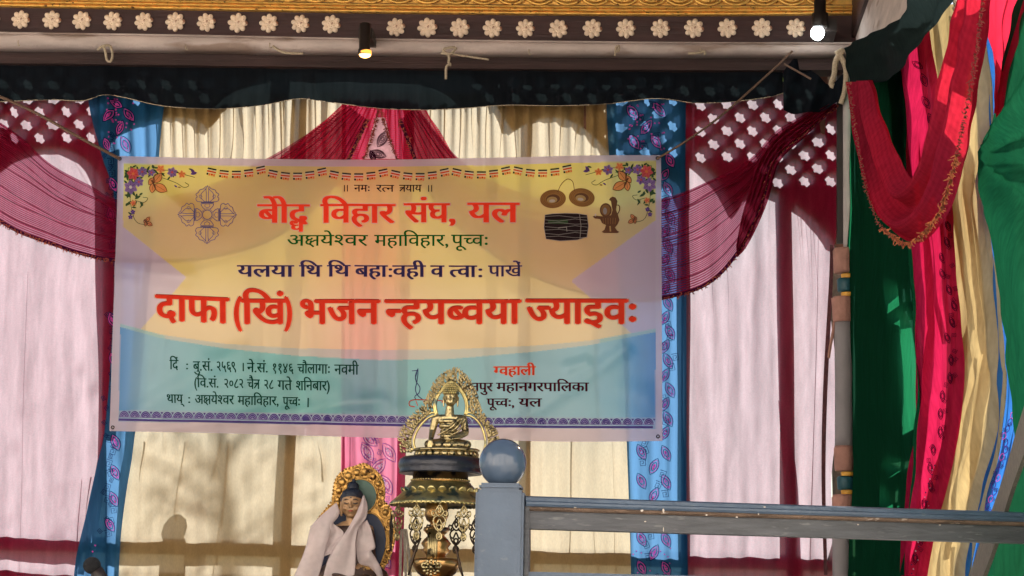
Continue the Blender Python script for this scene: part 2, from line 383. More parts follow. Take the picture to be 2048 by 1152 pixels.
bm = bmesh.new(); bar(bm, [(x, y, yat(WB, x)) for x, y in WT], 12.86, .127, bulge=.02)
prt('board', bm, M['plaster'], wb, True)
bm = bmesh.new(); bar(bm, [(x, y - 1.5, y + 1.5) for x, y in WT], 12.82, .03, bulge=.004); prt('ledge_strip', bm, M['plaster'], wb)
for x, y in ((37, 92), (372, 100), (1058, 110), (1235, 104), (540, 97), (1400, 108)):
    bm = bmesh.new(); p = P(x, y - 8, 12.82); s1 = S(12.8)
    tube(bm, [p + Vector((dx * s1, -.008, dz * s1)) for dx, dz in ((0, 3), (0, -4), (1, -8), (3, -9), (4, -6))], 1.0 * s1, 6)
    prt('hook', bm, M['cord'], wb)
lb = bmesh.new(); bar(lb, [(x, y + .5, y + 34) for x, y in WB], 12.99, .16)
o = link('lower_beam', lb, M['brown2']); tag(o, 'dark brown grooved beam just above the black valance', 'beam')

# ---------------------------------------------------------------- cloth builder
def cloth(name, L, Rr, Y, mat, nu=40, nv=50, dep=None, X=None, folds=(), root=None, lab=None, cat=None, group=None):
    bm = bmesh.new(); uvl = bm.loops.layers.uv.new('UVMap')
    Ls = cr([(a, b) for a, b in L], nv); Rs = cr([(a, b) for a, b in Rr], nv); V = []
    def at(px, py, d):
        if X is None: return P(px, py, Y) + Vector((0, d, 0))
        return PX(px, py, X) + Vector((d, 0, 0))
    for j in range(nv + 1):
        row = []
        for i in range(nu + 1):
            u, v = i / nu, j / nv
            q = Ls[j].lerp(Rs[j], u)
            d = dep(q.x, q.y, u, v) if dep else 0
            row.append(bm.verts.new(at(q.x, q.y, d)))
        V.append(row)
    for j in range(nv):
        for i in range(nu):
            f = bm.faces.new((V[j][i], V[j][i+1], V[j+1][i+1], V[j+1][i])); f.smooth = True
            for l, (a, b) in zip(f.loops, ((i, j), (i+1, j), (i+1, j+1), (i, j+1))): l[uvl].uv = (a / nu, b / nv)
    for (x0, y0, x1, y1, w0, w1) in folds:               # the hidden return of a pleat: a second layer behind
        n = 14; pr = None
        for k in range(n + 1):
            t = k / n; x = x0 + (x1 - x0) * t + 1.5 * math.sin(t * 5 + x0); y = y0 + (y1 - y0) * t; w = w0 + (w1 - w0) * t
            d = (dep(x, y, .5, .5) if dep else 0) + (.012 if X is None else .035)
            cur = (bm.verts.new(at(x - w, y, d)), bm.verts.new(at(x + w, y, d + .006)))
            if pr:
                f = bm.faces.new((pr[0], pr[1], cur[1], cur[0])); f.smooth = True
            pr = cur
    me = bpy.data.meshes.new(name); bm.to_mesh(me); bm.free(); me.materials.append(mat)
    o = bpy.data.objects.new(name, me); COL.objects.link(o)
    if root: par(o, root)
    if lab: tag(o, lab, cat or 'curtain', group)
    return o
def pleat(per, amp, y0=200, y1=500, lo=.25, seed=0, wob=25):
    def f(px, py, u, v):
        n = noise.noise(Vector((px / 130, py / 400, seed))) * wob
        a = amp * (lo + (1 - lo) * max(0, min(1, (y1 - py) / (y1 - y0))))
        ph = (px + n) / per * 2 * math.pi
        sft = noise.noise(Vector((px / 60, py / 260, seed + 9)))
        return a * (math.sin(ph) + .35 * math.sin(2.1 * ph + seed)) + sft * .02
    return f
def ripple(amp=.02, sx=90, sy=400, seed=0):
    return lambda px, py, u, v: amp * noise.noise(Vector((px / sx, py / sy, seed))) + amp * .5 * noise.noise(Vector((px / sx * 3, py / sy * 2, seed + 3)))
def ribbon(bm, path, w, pos, mi=0, closed=False):
    pts = [Vector((a, b)) for a, b in path]
    if closed: pts.append(pts[0])
    pr = None
    for i, p in enumerate(pts):
        if closed: t = pts[(i + 1) % (len(pts) - 1)] - pts[(i - 1) % (len(pts) - 1)]
        else: t = pts[min(i+1, len(pts)-1)] - pts[max(i-1, 0)]
        if t.length < 1e-6: continue
        t.normalize(); nrm = Vector((-t.y, t.x))
        ww = w[i] if isinstance(w, (list, tuple)) else w
        a, b = p + nrm * ww / 2, p - nrm * ww / 2
        cur = (bm.verts.new(pos(a.x, a.y)), bm.verts.new(pos(b.x, b.y)))
        if pr:
            f = bm.faces.new((pr[0], pr[1], cur[1], cur[0])); f.material_index = mi
        pr = cur
def lens(cx, cy, a, b, ang, n=9):
    c, s = math.cos(ang), math.sin(ang); up, dn = [], []
    for k in range(n + 1):
        x = -a + 2 * a * k / n; y = b * (1 - (x / a) ** 2)
        up.append((cx + x * c - y * s, cy + x * s + y * c)); dn.append((cx + x * c + y * s, cy + x * s - y * c))
    return up + dn[::-1][1:-1]
def motifs(bm, centres, pos, size=17, mats=(0, 1), seq=True):
    for (x, y, a, k) in centres:
        for q, m in ((1, mats[0]), (.80, mats[1]), (.52, mats[0]), (.28, mats[1])):
            ribbon(bm, lens(x, y, size * k * q, size * k * .48 * q, a), 1.4, pos, m, True)
        if seq:
            for _ in range(5):
                t = random.uniform(-.6, .6) * size * k; xx, yy = x + math.cos(a) * t, y + math.sin(a) * t
                ribbon(bm, [(xx - 1.5, yy), (xx + 1.5, yy + .6)], 3, pos, mats[1])
def meander(bm, x, y, k, pos, mi, a=0):
    p = [(0,0),(1,0),(1,1),(.2,1),(.2,.3),(.7,.3),(.7,.7),(.45,.7)]
    c, s = math.cos(a), math.sin(a)
    ribbon(bm, [(x + (u*c - v*s) * k, y + (u*s + v*c) * k) for u, v in p], 1.3, pos, mi)

# ---------------------------------------------------------------- back curtains
XEND = 1420
d_pw = ripple(.03, 80, 500, 1)
cl1 = cloth('maroon_curtain', [(-160, 186), (-160, XEND)], [(200, 186), (207, 310), (237, 400), (238, 560), (234, 720), (222, 860), (203, 950), (180, 1050), (160, 1160), (148, XEND)], YC, M['pinkwhite'], 60, 60, d_pw,
  folds=[(220, 400, 219, 860, 17, 14), (217, 860, 172, 1140, 12, 7), (165, 955, 158, 1150, 1.2, 2), (185, 950, 170, 1080, 2, .6), (178, 250, 196, 400, 1.2, .8), (140, 300, 195, 390, .8, .6), (60, 540, 40, 1150, 1, 1), (110, 300, 190, 480, 1, .7), (152, 300, 200, 470, 1, 1)],
  lab='sunlit maroon sheer curtain at the far left edge', group=None)
d_bl = pleat(34, .014, 150, 600, .5, 2)
BL_L = [(176, 186), (180, 220), (203, 310), (230, 400), (229, 560), (222, 720), (209, 860), (190, 950), (167, 1050), (147, 1160), (135, XEND)]
BL_R = [(332, 186), (328, 215), (318, 315), (300, 560), (270, 870), (250, 1000), (238, 1150), (235, XEND)]
cl2 = cloth('blue_curtain', BL_L, BL_R, YC - .03, M['blue'], 36, 60, d_bl, lab='blue satin curtain strip with pink motifs left of the banner', group=None)
d_cr = pleat(25, .016, 200, 420, .07, 4, 14)
fl = [(300 + i * 24 + random.uniform(-4, 4), 188, 296 + i * 24 + random.uniform(-6, 6), random.uniform(300, 480), random.uniform(2.5, 4.5), .6) for i in range(1, 16)]
fl += [(372, 880, 350, 1040, 1.8, 1.8), (440, 880, 425, 960, 1.2, 1.2), (458, 880, 430, 1150, 2, 1.5), (290, 880, 283, 960, 3, 1), (340, 520, 330, 900, 1.5, 1), (640, 880, 650, 960, 1, 3)]
cl3 = cloth('cream_curtain', [(322, 186), (316, 320), (292, 560), (259, 880), (234, 1150), (228, XEND)], [(700, 186), (696, 320), (692, 700), (686, 900), (684, 1150), (682, XEND)], YC, M['cream'], 110, 60, d_cr, folds=fl,
  lab='cream pleated curtain between the left blue strip and the pink centre strip', group=None)
d_pk = pleat(26, .014, 200, 700, .5, 6)
cl4 = cloth('pink_curtain', [(684, 186), (690, 500), (684, 900), (680, 1150), (680, XEND)], [(830, 186), (822, 500), (812, 900), (806, 1150), (804, XEND)], YC - .03, M['pink'], 36, 50, d_pk,
  folds=[(690, 186, 684, XEND, 6, 7), (812, 186, 796, XEND, 5, 8), (708, 186, 703, 990, 1, 1.6)], lab='hot pink centre curtain strip with silver eye motifs behind the statues')
d_c2 = pleat(29, .016, 200, 420, .07, 11, 14)
fl = [(860 + i * 30 + random.uniform(-5, 5), 188, 856 + i * 30 + random.uniform(-6, 6), random.uniform(310, 520), random.uniform(2.5, 4.5), .6) for i in range(0, 13)]
fl += [(1148, 870, 1140, 1150, 2.5, 1.5), (1190, 990, 1196, 1150, 1, 1.5), (1120, 870, 1126, 1150, .8, .8), (1230, 880, 1232, 1150, 1, 1.4), (1085, 900, 1080, 1150, .8, .8)]
cl5 = cloth('cream_curtain', [(815, 186), (815, 500), (805, 900), (800, 1150), (800, XEND)], [(1232, 186), (1238, 330), (1262, 700), (1262, 900), (1270, 1150), (1272, XEND)], YC, M['cream'], 120, 60, d_c2, folds=fl,
  lab='cream pleated curtain between the pink centre strip and the right blue strip')
d_b2 = pleat(38, .014, 150, 600, .5, 8)
cl6 = cloth('blue_curtain', [(1212, 186), (1218, 310), (1245, 700), (1254, 900), (1262, 1150), (1264, XEND)], [(1372, 186), (1370, 420), (1366, 800), (1372, 960), (1376, 1160), (1378, XEND)], YC - .03, M['blue'], 36, 60, d_b2,
  folds=[(1364, 186, 1371, XEND, 5, 6)], lab='blue satin curtain strip with pink motifs right of the banner')
d_p2 = ripple(.03, 70, 500, 21)
fs = [(1566, 380, 1570, 800, 11, 12), (1570, 800, 1592, 1160, 12, 18), (1370, 320, 1375, 1160, 4, 4)] + [(1596 + i * 9, 395 + i * 14, 1612 + i * 8, 620 + i * 20, 1.2, .6) for i in range(5)] + [(1640, 420, 1625, 1150, 1.1, 1.6), (1634, 560, 1628, 1150, .8, .8), (1606, 430, 1604, 470, 1, 1), (1430, 540, 1434, 720, 1.2, .5), (1458, 540, 1462, 740, 1.2, .5), (1515, 390, 1510, 600, .8, .6), (1542, 390, 1538, 620, .9, .6)]
cl7 = cloth('maroon_curtain', [(1364, 186), (1366, 500), (1370, 900), (1374, 1200), (1376, XEND)], [(1686, 186), (1682, 400), (1668, 500), (1664, 560), (1662, 640), (1669, 700), (1671, 860), (1664, 940), (1664, 1010), (1674, 1060), (1674, XEND)], YC, M['pinkwhite'], 70, 60, d_p2, folds=fs, #, (1652, 800), (1642, 1000), (1640, XEND)], YC, M['pinkwhite'], 70, 60, d_p2, folds=fs,
  lab='sunlit maroon sheer curtain between the right blue strip and the corner pillar')
# curtain edge seam beside the pillar
cloth('seam', [(1660, 490), (1658, 560), (1646, 780), (1643, 960), (1648, 1150)], [(1667, 490), (1666, 560), (1655, 780), (1651, 960), (1655, 1150)], YC - .05, M['seam'], 2, 40, None, root=cl7)
EMB = [M['emb_navy'], M['emb_pink'], M['emb_black'], M['emb_white'], M['emb_violet']]
def onc(Y, dep, off=-.008): return lambda x, y: P(x, y, Y) + Vector((0, dep(x, y, .5, .5) + off, 0))
pb = onc(YC - .03, d_bl)
bm = bmesh.new()
cs = [(232, 885, 1.2, 1.1), (231, 945, 1.1, 1.05), (228, 998, 1.1, 1.05), (220, 1050, 1.0, 1.0), (222, 430, 1.4, 1), (228, 370, 1.2, 1), (252, 290, 1.1, 1.2), (233, 208, .5, .9), (218, 232, 2.3, 1), (258, 230, .9, 1), (240, 256, 2, 1), (215, 290, 1.2, .9), (225, 640, 1.2, 1), (228, 720, 1.2, 1)]
motifs(bm, cs, pb, 17, (0, 1))
for i in range(34):
    y = 270 + i * 24; x = 222 if y < 500 else 236 - (y - 500) * .03
    meander(bm, x + random.uniform(-14, 14), y, 13, pb, 0, random.uniform(-.4, .4)); meander(bm, x + random.uniform(-14, 14), y, 8, pb, 0, random.uniform(2, 4))
for _ in range(34):
    x, y = random.uniform(214, 268), random.uniform(196, 290); ribbon(bm, [(x, y), (x + 3, y + 1)], 3, pb, 1)
for _ in range(12):
    x, y = random.uniform(180, 190), random.uniform(1080, 1150); ribbon(bm, [(x, y), (x + 3, y + 1)], 3, pb, 1)
par(link('embroidery', bm, EMB), cl2)
bm = bmesh.new(); pb = onc(YC - .03, d_b2)
cs = [(1265, 225, .9, 1.1), (1293, 255, -.9, 1.1), (1318, 220, .8, 1.1), (1268, 285, 1.0, 1.1), (1312, 285, .9, 1.0)]
for i in range(15):
    y = 320 + i * 57.5
    if y > 880: cs += [(1283, y + 10, 1.1, 1), (1332, y + 12, 1.1, 1), (1308, y + 38, -1.1, 1)]
    else: cs += [(1340 - (i % 2) * 4, y, 1.1, 1), (1330, y + 29, -1.1, .9)]
motifs(bm, cs, pb, 18, (0, 1))
for i in range(46):
    y = 205 + i * 21; meander(bm, 1300 + (18 if 320 < y < 860 else 0) + random.uniform(-26, 26), y, 13, pb, 0, random.uniform(-.4, .4))
for _ in range(40):
    x, y = random.uniform(1255, 1330), random.uniform(205, 300); ribbon(bm, [(x, y), (x + 3, y + 1)], 3, pb, 1)
for _ in range(16):
    x, y = random.uniform(1262, 1340), random.uniform(1090, 1152); ribbon(bm, [(x, y), (x + 2.5, y + 1)], 2.5, pb, 1)
par(link('embroidery', bm, EMB), cl6)
bm = bmesh.new(); pb = onc(YC - .03, d_pk)
cs = [(735, 905, 1.1, 1.2), (778, 905, 1.0, 1.2), (756, 935, -.9, 1.2), (773, 970, 1.1, 1.2), (745, 1010, 1, 1), (765, 1060, 1, 1), (740, 880, .7, 1), (770, 1120, 1, 1.1), (750, 820, 1, 1), (756, 300, -.8, 1.1)]
motifs(bm, cs, pb, 19, (4, 3))
for i in range(30): meander(bm, 752 + random.uniform(-28, 22), 870 + i * 9.5, 9, pb, 4, random.uniform(-.5, .5))
for _ in range(40):
    x, y, a, k = random.choice(cs[:4]); t = random.uniform(-14, 14); x += math.cos(a) * t + random.uniform(-4, 4); y += math.sin(a) * t
    ribbon(bm, [(x, y), (x + 2.2, y + .6)], 2.2, pb, 3)
par(link('embroidery', bm, EMB), cl4)

# ---------------------------------------------------------------- outside, behind the curtains: lattice screens, poles, rail, tree (they shade the cloth)
def out_shift(d): return -SUN_L * (d / -SUN_L.y)
def inside(p, poly):
    c = False; x, y = p
    for i in range(len(poly)):
        (x0, y0), (x1, y1) = poly[i], poly[i - 1]
        if (y0 > y) != (y1 > y) and x < (x1 - x0) * (y - y0) / (y1 - y0) + x0: c = not c
    return c
def fill2d(loops):
    """filled flat mesh from pixel loops (outer + holes): list of (x,y) verts and tris"""
    cu = bpy.data.curves.new('c', 'CURVE'); cu.dimensions = '2D'; cu.fill_mode = 'BOTH'
    for lp in loops:
        sp = cu.splines.new('POLY'); sp.points.add(len(lp) - 1); sp.use_cyclic_u = True
        for q, (x, y) in zip(sp.points, lp): q.co = (x, y, 0, 1)
    o = bpy.data.objects.new('c', cu); COL.objects.link(o)
    dg = bpy.context.evaluated_depsgraph_get(); dg.update()
    me = bpy.data.meshes.new_from_object(o.evaluated_get(dg)); bpy.data.objects.remove(o)
    v = [(q.co.x, q.co.y) for q in me.vertices]; t = [tuple(p.vertices) for p in me.polygons]
    bpy.data.meshes.remove(me)
    return v, t
def star(x, y, r):
    return [(x + math.cos(k * math.pi / 8) * r * (1 if k % 2 == 0 else .8), y + math.sin(k * math.pi / 8) * r * (1 if k % 2 == 0 else .8)) for k in range(16)]
def screen(name, outer, holes_x, holes_y, d, lab, hole=lambda x, y: True, thick=.035):
    hs = []
    for j in range(int((holes_y[1] - holes_y[0]) / 26) + 1):
        for i in range(-2, 80):
            x = holes_x[0] + i * 51 + (25.5 if j % 2 else 0); y = holes_y[0] + j * 26
            if x > holes_x[1] or not hole(x, y): continue
            if all(inside((x + 17 * math.cos(a), y + 17 * math.sin(a)), outer) for a in (0, .8, 1.57, 2.4, 3.14, 3.9, 4.7, 5.5)): hs.append(star(x, y, 15.2))
    v, t = fill2d([outer] + hs); sh = out_shift(d); bm = bmesh.new()
    A = [bm.verts.new(P(x, y, YC) + sh) for x, y in v]
    fs = [bm.faces.new([A[i] for i in q]) for q in t]
    ex = bmesh.ops.extrude_face_region(bm, geom=fs)
    for e in ex['geom']:
        if isinstance(e, bmesh.types.BMVert): e.co.y += thick
    o = link(name, bm, M['lattice']); tag(o, lab, 'screen', 'pierced arch screens behind the curtains'); return o
def arc(pts, n=20): return [(p.x, p.y) for p in cr(pts, n)]
L1 = [(-180, 60), (222, 60), (222, 420)] + arc([(206, 398), (188, 348), (150, 312), (100, 299), (40, 316), (0, 345), (-40, 370), (-80, 420), (-110, 480)])[0:] + [(-180, 480)]
screen('arch_screen', L1, (10, 300), (141, 480), .02, 'pierced wooden arch screen seen through the far left maroon curtain', lambda x, y: y < 275)
L2 = [(224, 60), (1380, 60), (1380, 420), (1366, 400)] + arc([(1352, 372), (1320, 350), (1260, 330), (1213, 308), (1190, 282), (1150, 250), (1108, 236), (1062, 242), (1034, 256), (1021, 264), (1008, 246), (990, 218)], 30) + arc([(985, 205), (955, 168), (900, 140), (800, 124), (700, 122), (600, 130), (520, 152), (475, 190)], 30) + arc([(468, 200), (450, 222), (428, 246), (413, 264), (402, 252), (380, 240), (345, 236), (300, 241), (262, 256), (240, 272), (228, 310), (224, 340)], 30)
screen('arch_screen', L2, (232, 1380), (141, 480), .02, 'wide pierced wooden arch screen seen behind the cream curtains', lambda x, y: (x < 470 and y < 215) or (x > 985 and y < 215) or (x > 1225 and y < 300))
L3 = [(1382, 60), (1700, 60), (1700, 520), (1660, 490)] + arc([(1655, 480), (1620, 440), (1580, 407), (1545, 389), (1515, 387), (1488, 400), (1470, 430), (1455, 408), (1430, 364), (1402, 336), (1384, 325)], 30)
screen('arch_screen', L3, (1382, 1700), (127, 480), .02, 'pierced wooden arch screen seen through the right maroon curtain', lambda x, y: y < 375 and (y < 318 or x > 1520))
def pole_px(name, pts, w, d, lab, mat, cat='post', group=None, dy=.03):
    bm = bmesh.new(); sh = out_shift(d); s0 = S(YC)
    for (x0, y0), (x1, y1) in zip(pts, pts[1:]):
        a, b = P(x0, y0, YC) + sh, P(x1, y1, YC) + sh
        vs = [bm.verts.new(q + Vector((dx, dd, 0))) for q in (a, b) for dx, dd in ((-w*s0/2, -dy/2), (w*s0/2, -dy/2), (w*s0/2, dy/2), (-w*s0/2, dy/2))]
        for q in ((0,1,2,3),(4,5,6,7),(0,1,5,4),(1,2,6,5),(2,3,7,6),(3,0,4,7)): bm.faces.new([vs[i] for i in q])
    o = link(name, bm, mat); return tag(o, lab, cat, group)
pole_px('timber_pole', [(606, 100), (552, XEND - 60)], 30, .05, 'slanting timber pole showing through the cream curtain left of the pink strip', M['pole'])
pole_px('timber_pole', [(1052, 100), (1046, XEND - 60)], 17, .05, 'thin timber pole showing through the cream curtain above the post ball', M['pole'])
pole_px('timber_pole', [(1567, 380), (1572, 760), (1578, XEND - 60)], 24, .05, 'upright timber pole showing dark through the right maroon curtain', M['pole'])
pole_px('outer_pillar', [(209, 60), (205, XEND - 20)], 20, .05, 'square pillar outside behind the left blue strip, seen as a dark band', M['pole'], 'pillar', None, .04)
pole_px('shade_batten', [(230, 300), (228, 870)], 24, .05, 'added batten outside, widening the dark shade band just left of the banner', M['pole'], 'post', None, .04)  # added piece that widens the pillar's shade band
pole_px('outer_pillar', [(1369, 60), (1374, XEND - 20)], 9, .05, 'narrow pillar outside beside the right blue strip, seen as a dark line', M['pole'], 'pillar')
rr = empty('outer_railing', P(345, 1100, YC) + out_shift(.03))
tag(rr, 'outer railing with knob post showing as a shadow through the lower curtains', 'railing')
sh = out_shift(.03)
bm = bmesh.new()
for y0, y1, a, b in ((1074, 1079, 1104, 1106), (1142, 1146, 1164, 1168)):
    for xa, xb, k0, k1 in ((-200, 1720, -2, 2),):
        s0 = .0295
        pts = [(xa, y0 - 4), (xb, y0 + 47), (xb, y0 + 47 + 30), (xa, y0 + 28)]
        w0 = [P(x, y, YC) + sh for x, y in pts]
        vs = [bm.verts.new(q) for q in w0] + [bm.verts.new(q + Vector((0, .06, 0))) for q in w0]
        for q in ((0,1,2,3),(4,5,6,7),(0,1,5,4),(1,2,6,5),(2,3,7,6),(3,0,4,7)): bm.faces.new([vs[i] for i in q])
par(link('rail', bm, M['railface']), rr)
bm = bmesh.new(); c = P(348, 1068, YC) + out_shift(.15); s0 = S(YC)
lathe(bm, c, [(.5*s0, 32*s0), (14*s0, 29*s0), (21*s0, 20*s0), (23*s0, 8*s0), (20*s0, -6*s0), (15*s0, -14*s0), (20*s0, -18*s0), (22*s0, -26*s0), (22*s0, -300*s0)], 20)
par(link('knob_post', bm, M['railface'], None, True), rr)
# tree outside whose leaves dapple the lower cream curtain
tr = empty('broadleaf_tree', (0, 0, 0)); td = 6.0
cc = P(455, 985, YC) + out_shift(td); tr.location = (cc.x, cc.y, 0)
bm = bmesh.new()
for _ in range(620):
    p = Vector((random.gauss(0, .52), random.gauss(0, .35), random.gauss(0, .33)))
    if p.length > 1.35: continue
    p += Vector((noise.noise(p * 3), 0, noise.noise(p * 3 + Vector((5, 5, 5))))) * .3
    c0 = cc + p; a = Vector((random.gauss(0, 1), random.gauss(0, 1), random.gauss(0, 1))).normalized(); b = a.orthogonal().normalized(); k = random.uniform(.03, .065)
    bm.faces.new([bm.verts.new(c0 + a * k * x + b * k * y) for x, y in ((-1, 0), (-.2, .5), (1, 0), (-.2, -.5))])
par(link('crown', bm, M['leaf']), tr)
bm = bmesh.new(); tube(bm, [(cc.x + .2, cc.y, -.05), (cc.x + .12, cc.y, 1), (cc.x, cc.y, cc.z - .1), (cc.x - .1, cc.y, cc.z + .5)], [.12, .09, .05, .015], 8)
for k in range(9):
    a = k * .7; tube(bm, [(cc.x, cc.y, cc.z - .4 + k * .08), (cc.x + math.cos(a) * .3, cc.y + math.sin(a) * .2, cc.z - .2 + k * .09), (cc.x + math.cos(a) * .65, cc.y + math.sin(a) * .4, cc.z - .05 + k * .1)], [.025, .015, .005], 6)
par(link('trunk', bm, M['bark']), tr)
tag(tr, 'leafy tree outside dappling the lower cream curtain left of the pink strip', 'tree')

# ---------------------------------------------------------------- black valance across the top
VL = [(-120, 208), (0, 204), (100, 200), (165, 202), (208, 190), (250, 196), (330, 213), (440, 218), (530, 210), (598, 198), (660, 205), (760, 217), (850, 220), (930, 217), (1010, 211), (1120, 212), (1215, 208), (1300, 198), (1345, 200), (1385, 206), (1450, 205), (1530, 196), (1566, 187)]
VT = [(-120, 104), (0, 108), (150, 114), (240, 122), (330, 118), (560, 118), (700, 124), (900, 116), (1000, 112), (1220, 110), (1400, 108), (1566, 100)]
def strip_cloth(name, top, bot, Y, mat, nu, nv, dep, **kw):
    T = cr(top, nu); B = cr(bot, nu); bm = bmesh.new(); uvl = bm.loops.layers.uv.new('UVMap'); V = []
    X = kw.pop('X', None); root = kw.pop('root', None)
    for i in range(nu + 1):
        row = []
        for j in range(nv + 1):
            q = T[i].lerp(B[i], j / nv); d = dep(q.x, q.y, i / nu, j / nv) if dep else 0
            row.append(bm.verts.new((P(q.x, q.y, Y) + Vector((0, d, 0))) if X is None else (PX(q.x, q.y, X) + Vector((d, 0, 0)))))
        V.append(row)
    for i in range(nu):
        for j in range(nv):
            f = bm.faces.new((V[i][j], V[i+1][j], V[i+1][j+1], V[i][j+1])); f.smooth = True
            for l, (a, b) in zip(f.loops, ((i, j), (i+1, j), (i+1, j+1), (i, j+1))): l[uvl].uv = (a / nu, b / nv)
    me = bpy.data.meshes.new(name); bm.to_mesh(me); bm.free(); me.materials.append(mat)
    o = bpy.data.objects.new(name, me); COL.objects.link(o)
    if root: par(o, root)
    if 'lab' in kw: tag(o, kw['lab'], kw.get('cat', 'drape'), kw.get('group'))
    return o
val = strip_cloth('valance', VT, VL, YC - .16, M['black'], 160, 14, ripple(.02, 60, 90, 5), lab='black-green cloth valance hanging across the top of the back curtains', cat='valance')
bm = bmesh.new(); fr = random.Random(3)
hem = cr(VL, 160)
ribbon(bm, [(p.x, p.y - .6) for p in hem], 1.3, lambda x, y: P(x, y, YC - .165)); par(link('hem', bm, M['cord']), val)
strip_cloth('valance_tail', [(1564, 98), (1590, 104), (1630, 150), (1660, 168), (1686, 150)], [(1567, 222), (1600, 228), (1640, 222), (1668, 208), (1688, 195)], YC - .2, M['black'], 30, 12, lambda x, y, u, v: .03 * math.sin(x / 9 + y / 30) + .02 * math.sin(y / 14), root=val)

# ---------------------------------------------------------------- red fan at the centre, swags
fan = cloth('gathered_fan', [(684, 188), (680, 215), (622, 262), (556, 318), (500, 372)], [(846, 188), (850, 218), (880, 262), (912, 318), (960, 380)], YC - .08, M['redfan'], 90, 40,
            lambda x, y, u, v: .018 * math.sin(u * 70 + 3 * math.sin(u * 9)) * (1 - .4 * v), lab='red gathered cloth fanning out above the banner centre', cat='drape')
bm = bmesh.new(); pb = lambda x, y: P(x, y, YC - .13)
for i in range(22):                                   # bunched pleats
    x0 = 694 + i * 6.9; x1 = 540 + i * 18.0
    ribbon(bm, [(x0 + random.uniform(-2, 2), 200), (x0 + (x1 - x0) * .40 + random.uniform(-2, 2), 258), (x1, 345)], [random.uniform(2, 5), 3, 1.5], pb)
par(link('pleat_fold', bm, M['redfan']), fan)
bm = bmesh.new()
for sx, path in ((-1, [(757, 215), (752, 240), (745, 268), (736, 295), (728, 318)]), (1, [(760, 215), (768, 245), (776, 270), (784, 292), (794, 318)])):
    q = cr(path, 30)
    for p in q:
        for _ in range(3):
            a = random.uniform(0, 6.28); ribbon(bm, [(p.x, p.y), (p.x + 6 * math.cos(a), p.y + 6 * math.sin(a))], [2.2, .8], lambda x, y: P(x, y, YC - .15))
par(link('fringe', bm, M['fringedk']), fan)
def v2(l): return [Vector(p) for p in l]
pk = [(752, 235), (770, 235), (778, 268), (792, 318), (728, 318), (742, 268)]
bm = bmesh.new(); vs = [bm.verts.new(P(x, y, YC - .135)) for x, y in pk]; bm.faces.new(vs); par(link('pink_inset', bm, M['inset']), fan)
bm = bmesh.new(); motifs(bm, [(765, 278, -1.0, 1.1), (756, 308, .3, 1.0), (745, 312, 1.2, .7)], lambda x, y: P(x, y, YC - .142), 17, (2, 2), False); par(link('inset_embroidery', bm, EMB), fan)
def fringe(bm, path, posf, n, ln, dirf=(0, 1), w=2.0, jit=.9):
    for p in cr(path, n):
        for _ in range(3):
            a = random.gauss(0, jit); dx, dy = dirf; c, s_ = math.cos(a), math.sin(a)
            l = ln * random.uniform(.5, 1.2); x, y = p.x + random.uniform(-3, 3), p.y + random.uniform(-2, 2)
            ex, ey = x + (dx * c - dy * s_) * l, y + (dx * s_ + dy * c) * l
            ribbon(bm, [(x, y), ((x + ex) / 2 + random.uniform(-1.5, 1.5), (y + ey) / 2), (ex, ey)], [w, w, w * .5], posf)
def swag(name, up, lo, Y, nfold, lab, mat, seed, foldpaths):
    o = strip_cloth(name, up, lo, Y, mat, 90, 30, lambda x, y, u, v: .02 * math.sin(v * nfold + 2 * u) + .015 * noise.noise(Vector((u * 4, v * 3, seed))), lab=lab, cat='swag')
    T, B = cr(up, 90), cr(lo, 90); bm = bmesh.new()
    for (v0, v1, w) in foldpaths:                        # rolled folds, two or three layers thick
        pth = []
        for i in range(91):
            u = i / 90; vv = v0 + (v1 - v0) * u; q = T[i].lerp(B[i], vv); pth.append((q.x, q.y + 2 * math.sin(u * 11 + v0 * 9)))
        ribbon(bm, pth, w, lambda x, y: P(x, y, Y - .025))
    par(link('rolled_fold', bm, mat), o)
    bm = bmesh.new(); ribbon(bm, [(p.x, p.y) for p in B], 7, lambda x, y: P(x, y, Y - .03)); par(link('border', bm, M['redcloth'] if False else M['emb_black']), o)
    bm = bmesh.new(); fringe(bm, lo, lambda x, y: P(x, y, Y - .035), 150, 7); par(link('fringe', bm, M['fringedk']), o)
    return o
SW1U = [(-130, 212), (-30, 232), (35, 270), (100, 330), (180, 375), (245, 405), (380, 385), (520, 325), (620, 268), (700, 214)]
SW1L = [(-130, 380), (-30, 425), (35, 462), (100, 486), (160, 506), (240, 521), (390, 518), (540, 478), (660, 380), (735, 240)]
FP = [(.0, .0, 5), (.08, .25, 2.5), (.2, .1, 2), (.3, .55, 2), (.45, .3, 2), (.6, .8, 2), (.75, .6, 2), (.15, .7, 1.6), (.9, .9, 3)]
swag('red_swag', SW1U, SW1L, YC - .12, 26, 'sheer dark red fringed swag passing behind the left side of the banner', M['redsheer'], 1, FP)
SW2U = [(830, 214), (930, 330), (1060, 395), (1190, 420), (1330, 398), (1420, 362), (1500, 320), (1550, 268), (1600, 238), (1662, 206)]
SW2L = [(800, 240), (870, 400), (990, 510), (1130, 575), (1260, 600), (1345, 592), (1420, 564), (1475, 505), (1520, 420), (1545, 325), (1600, 275), (1674, 210)]
swag('red_swag', SW2U, SW2L, YC - .12, 26, 'sheer dark red fringed swag tied up to the corner pillar right of the banner', M['redsheer'], 2, [(.0, .0, 6), (.05, .2, 3), (.2, .1, 3), (.3, .5, 2.5), (.5, .3, 2), (.6, .8, 2), (.75, .9, 3), (.15, .7, 2)])
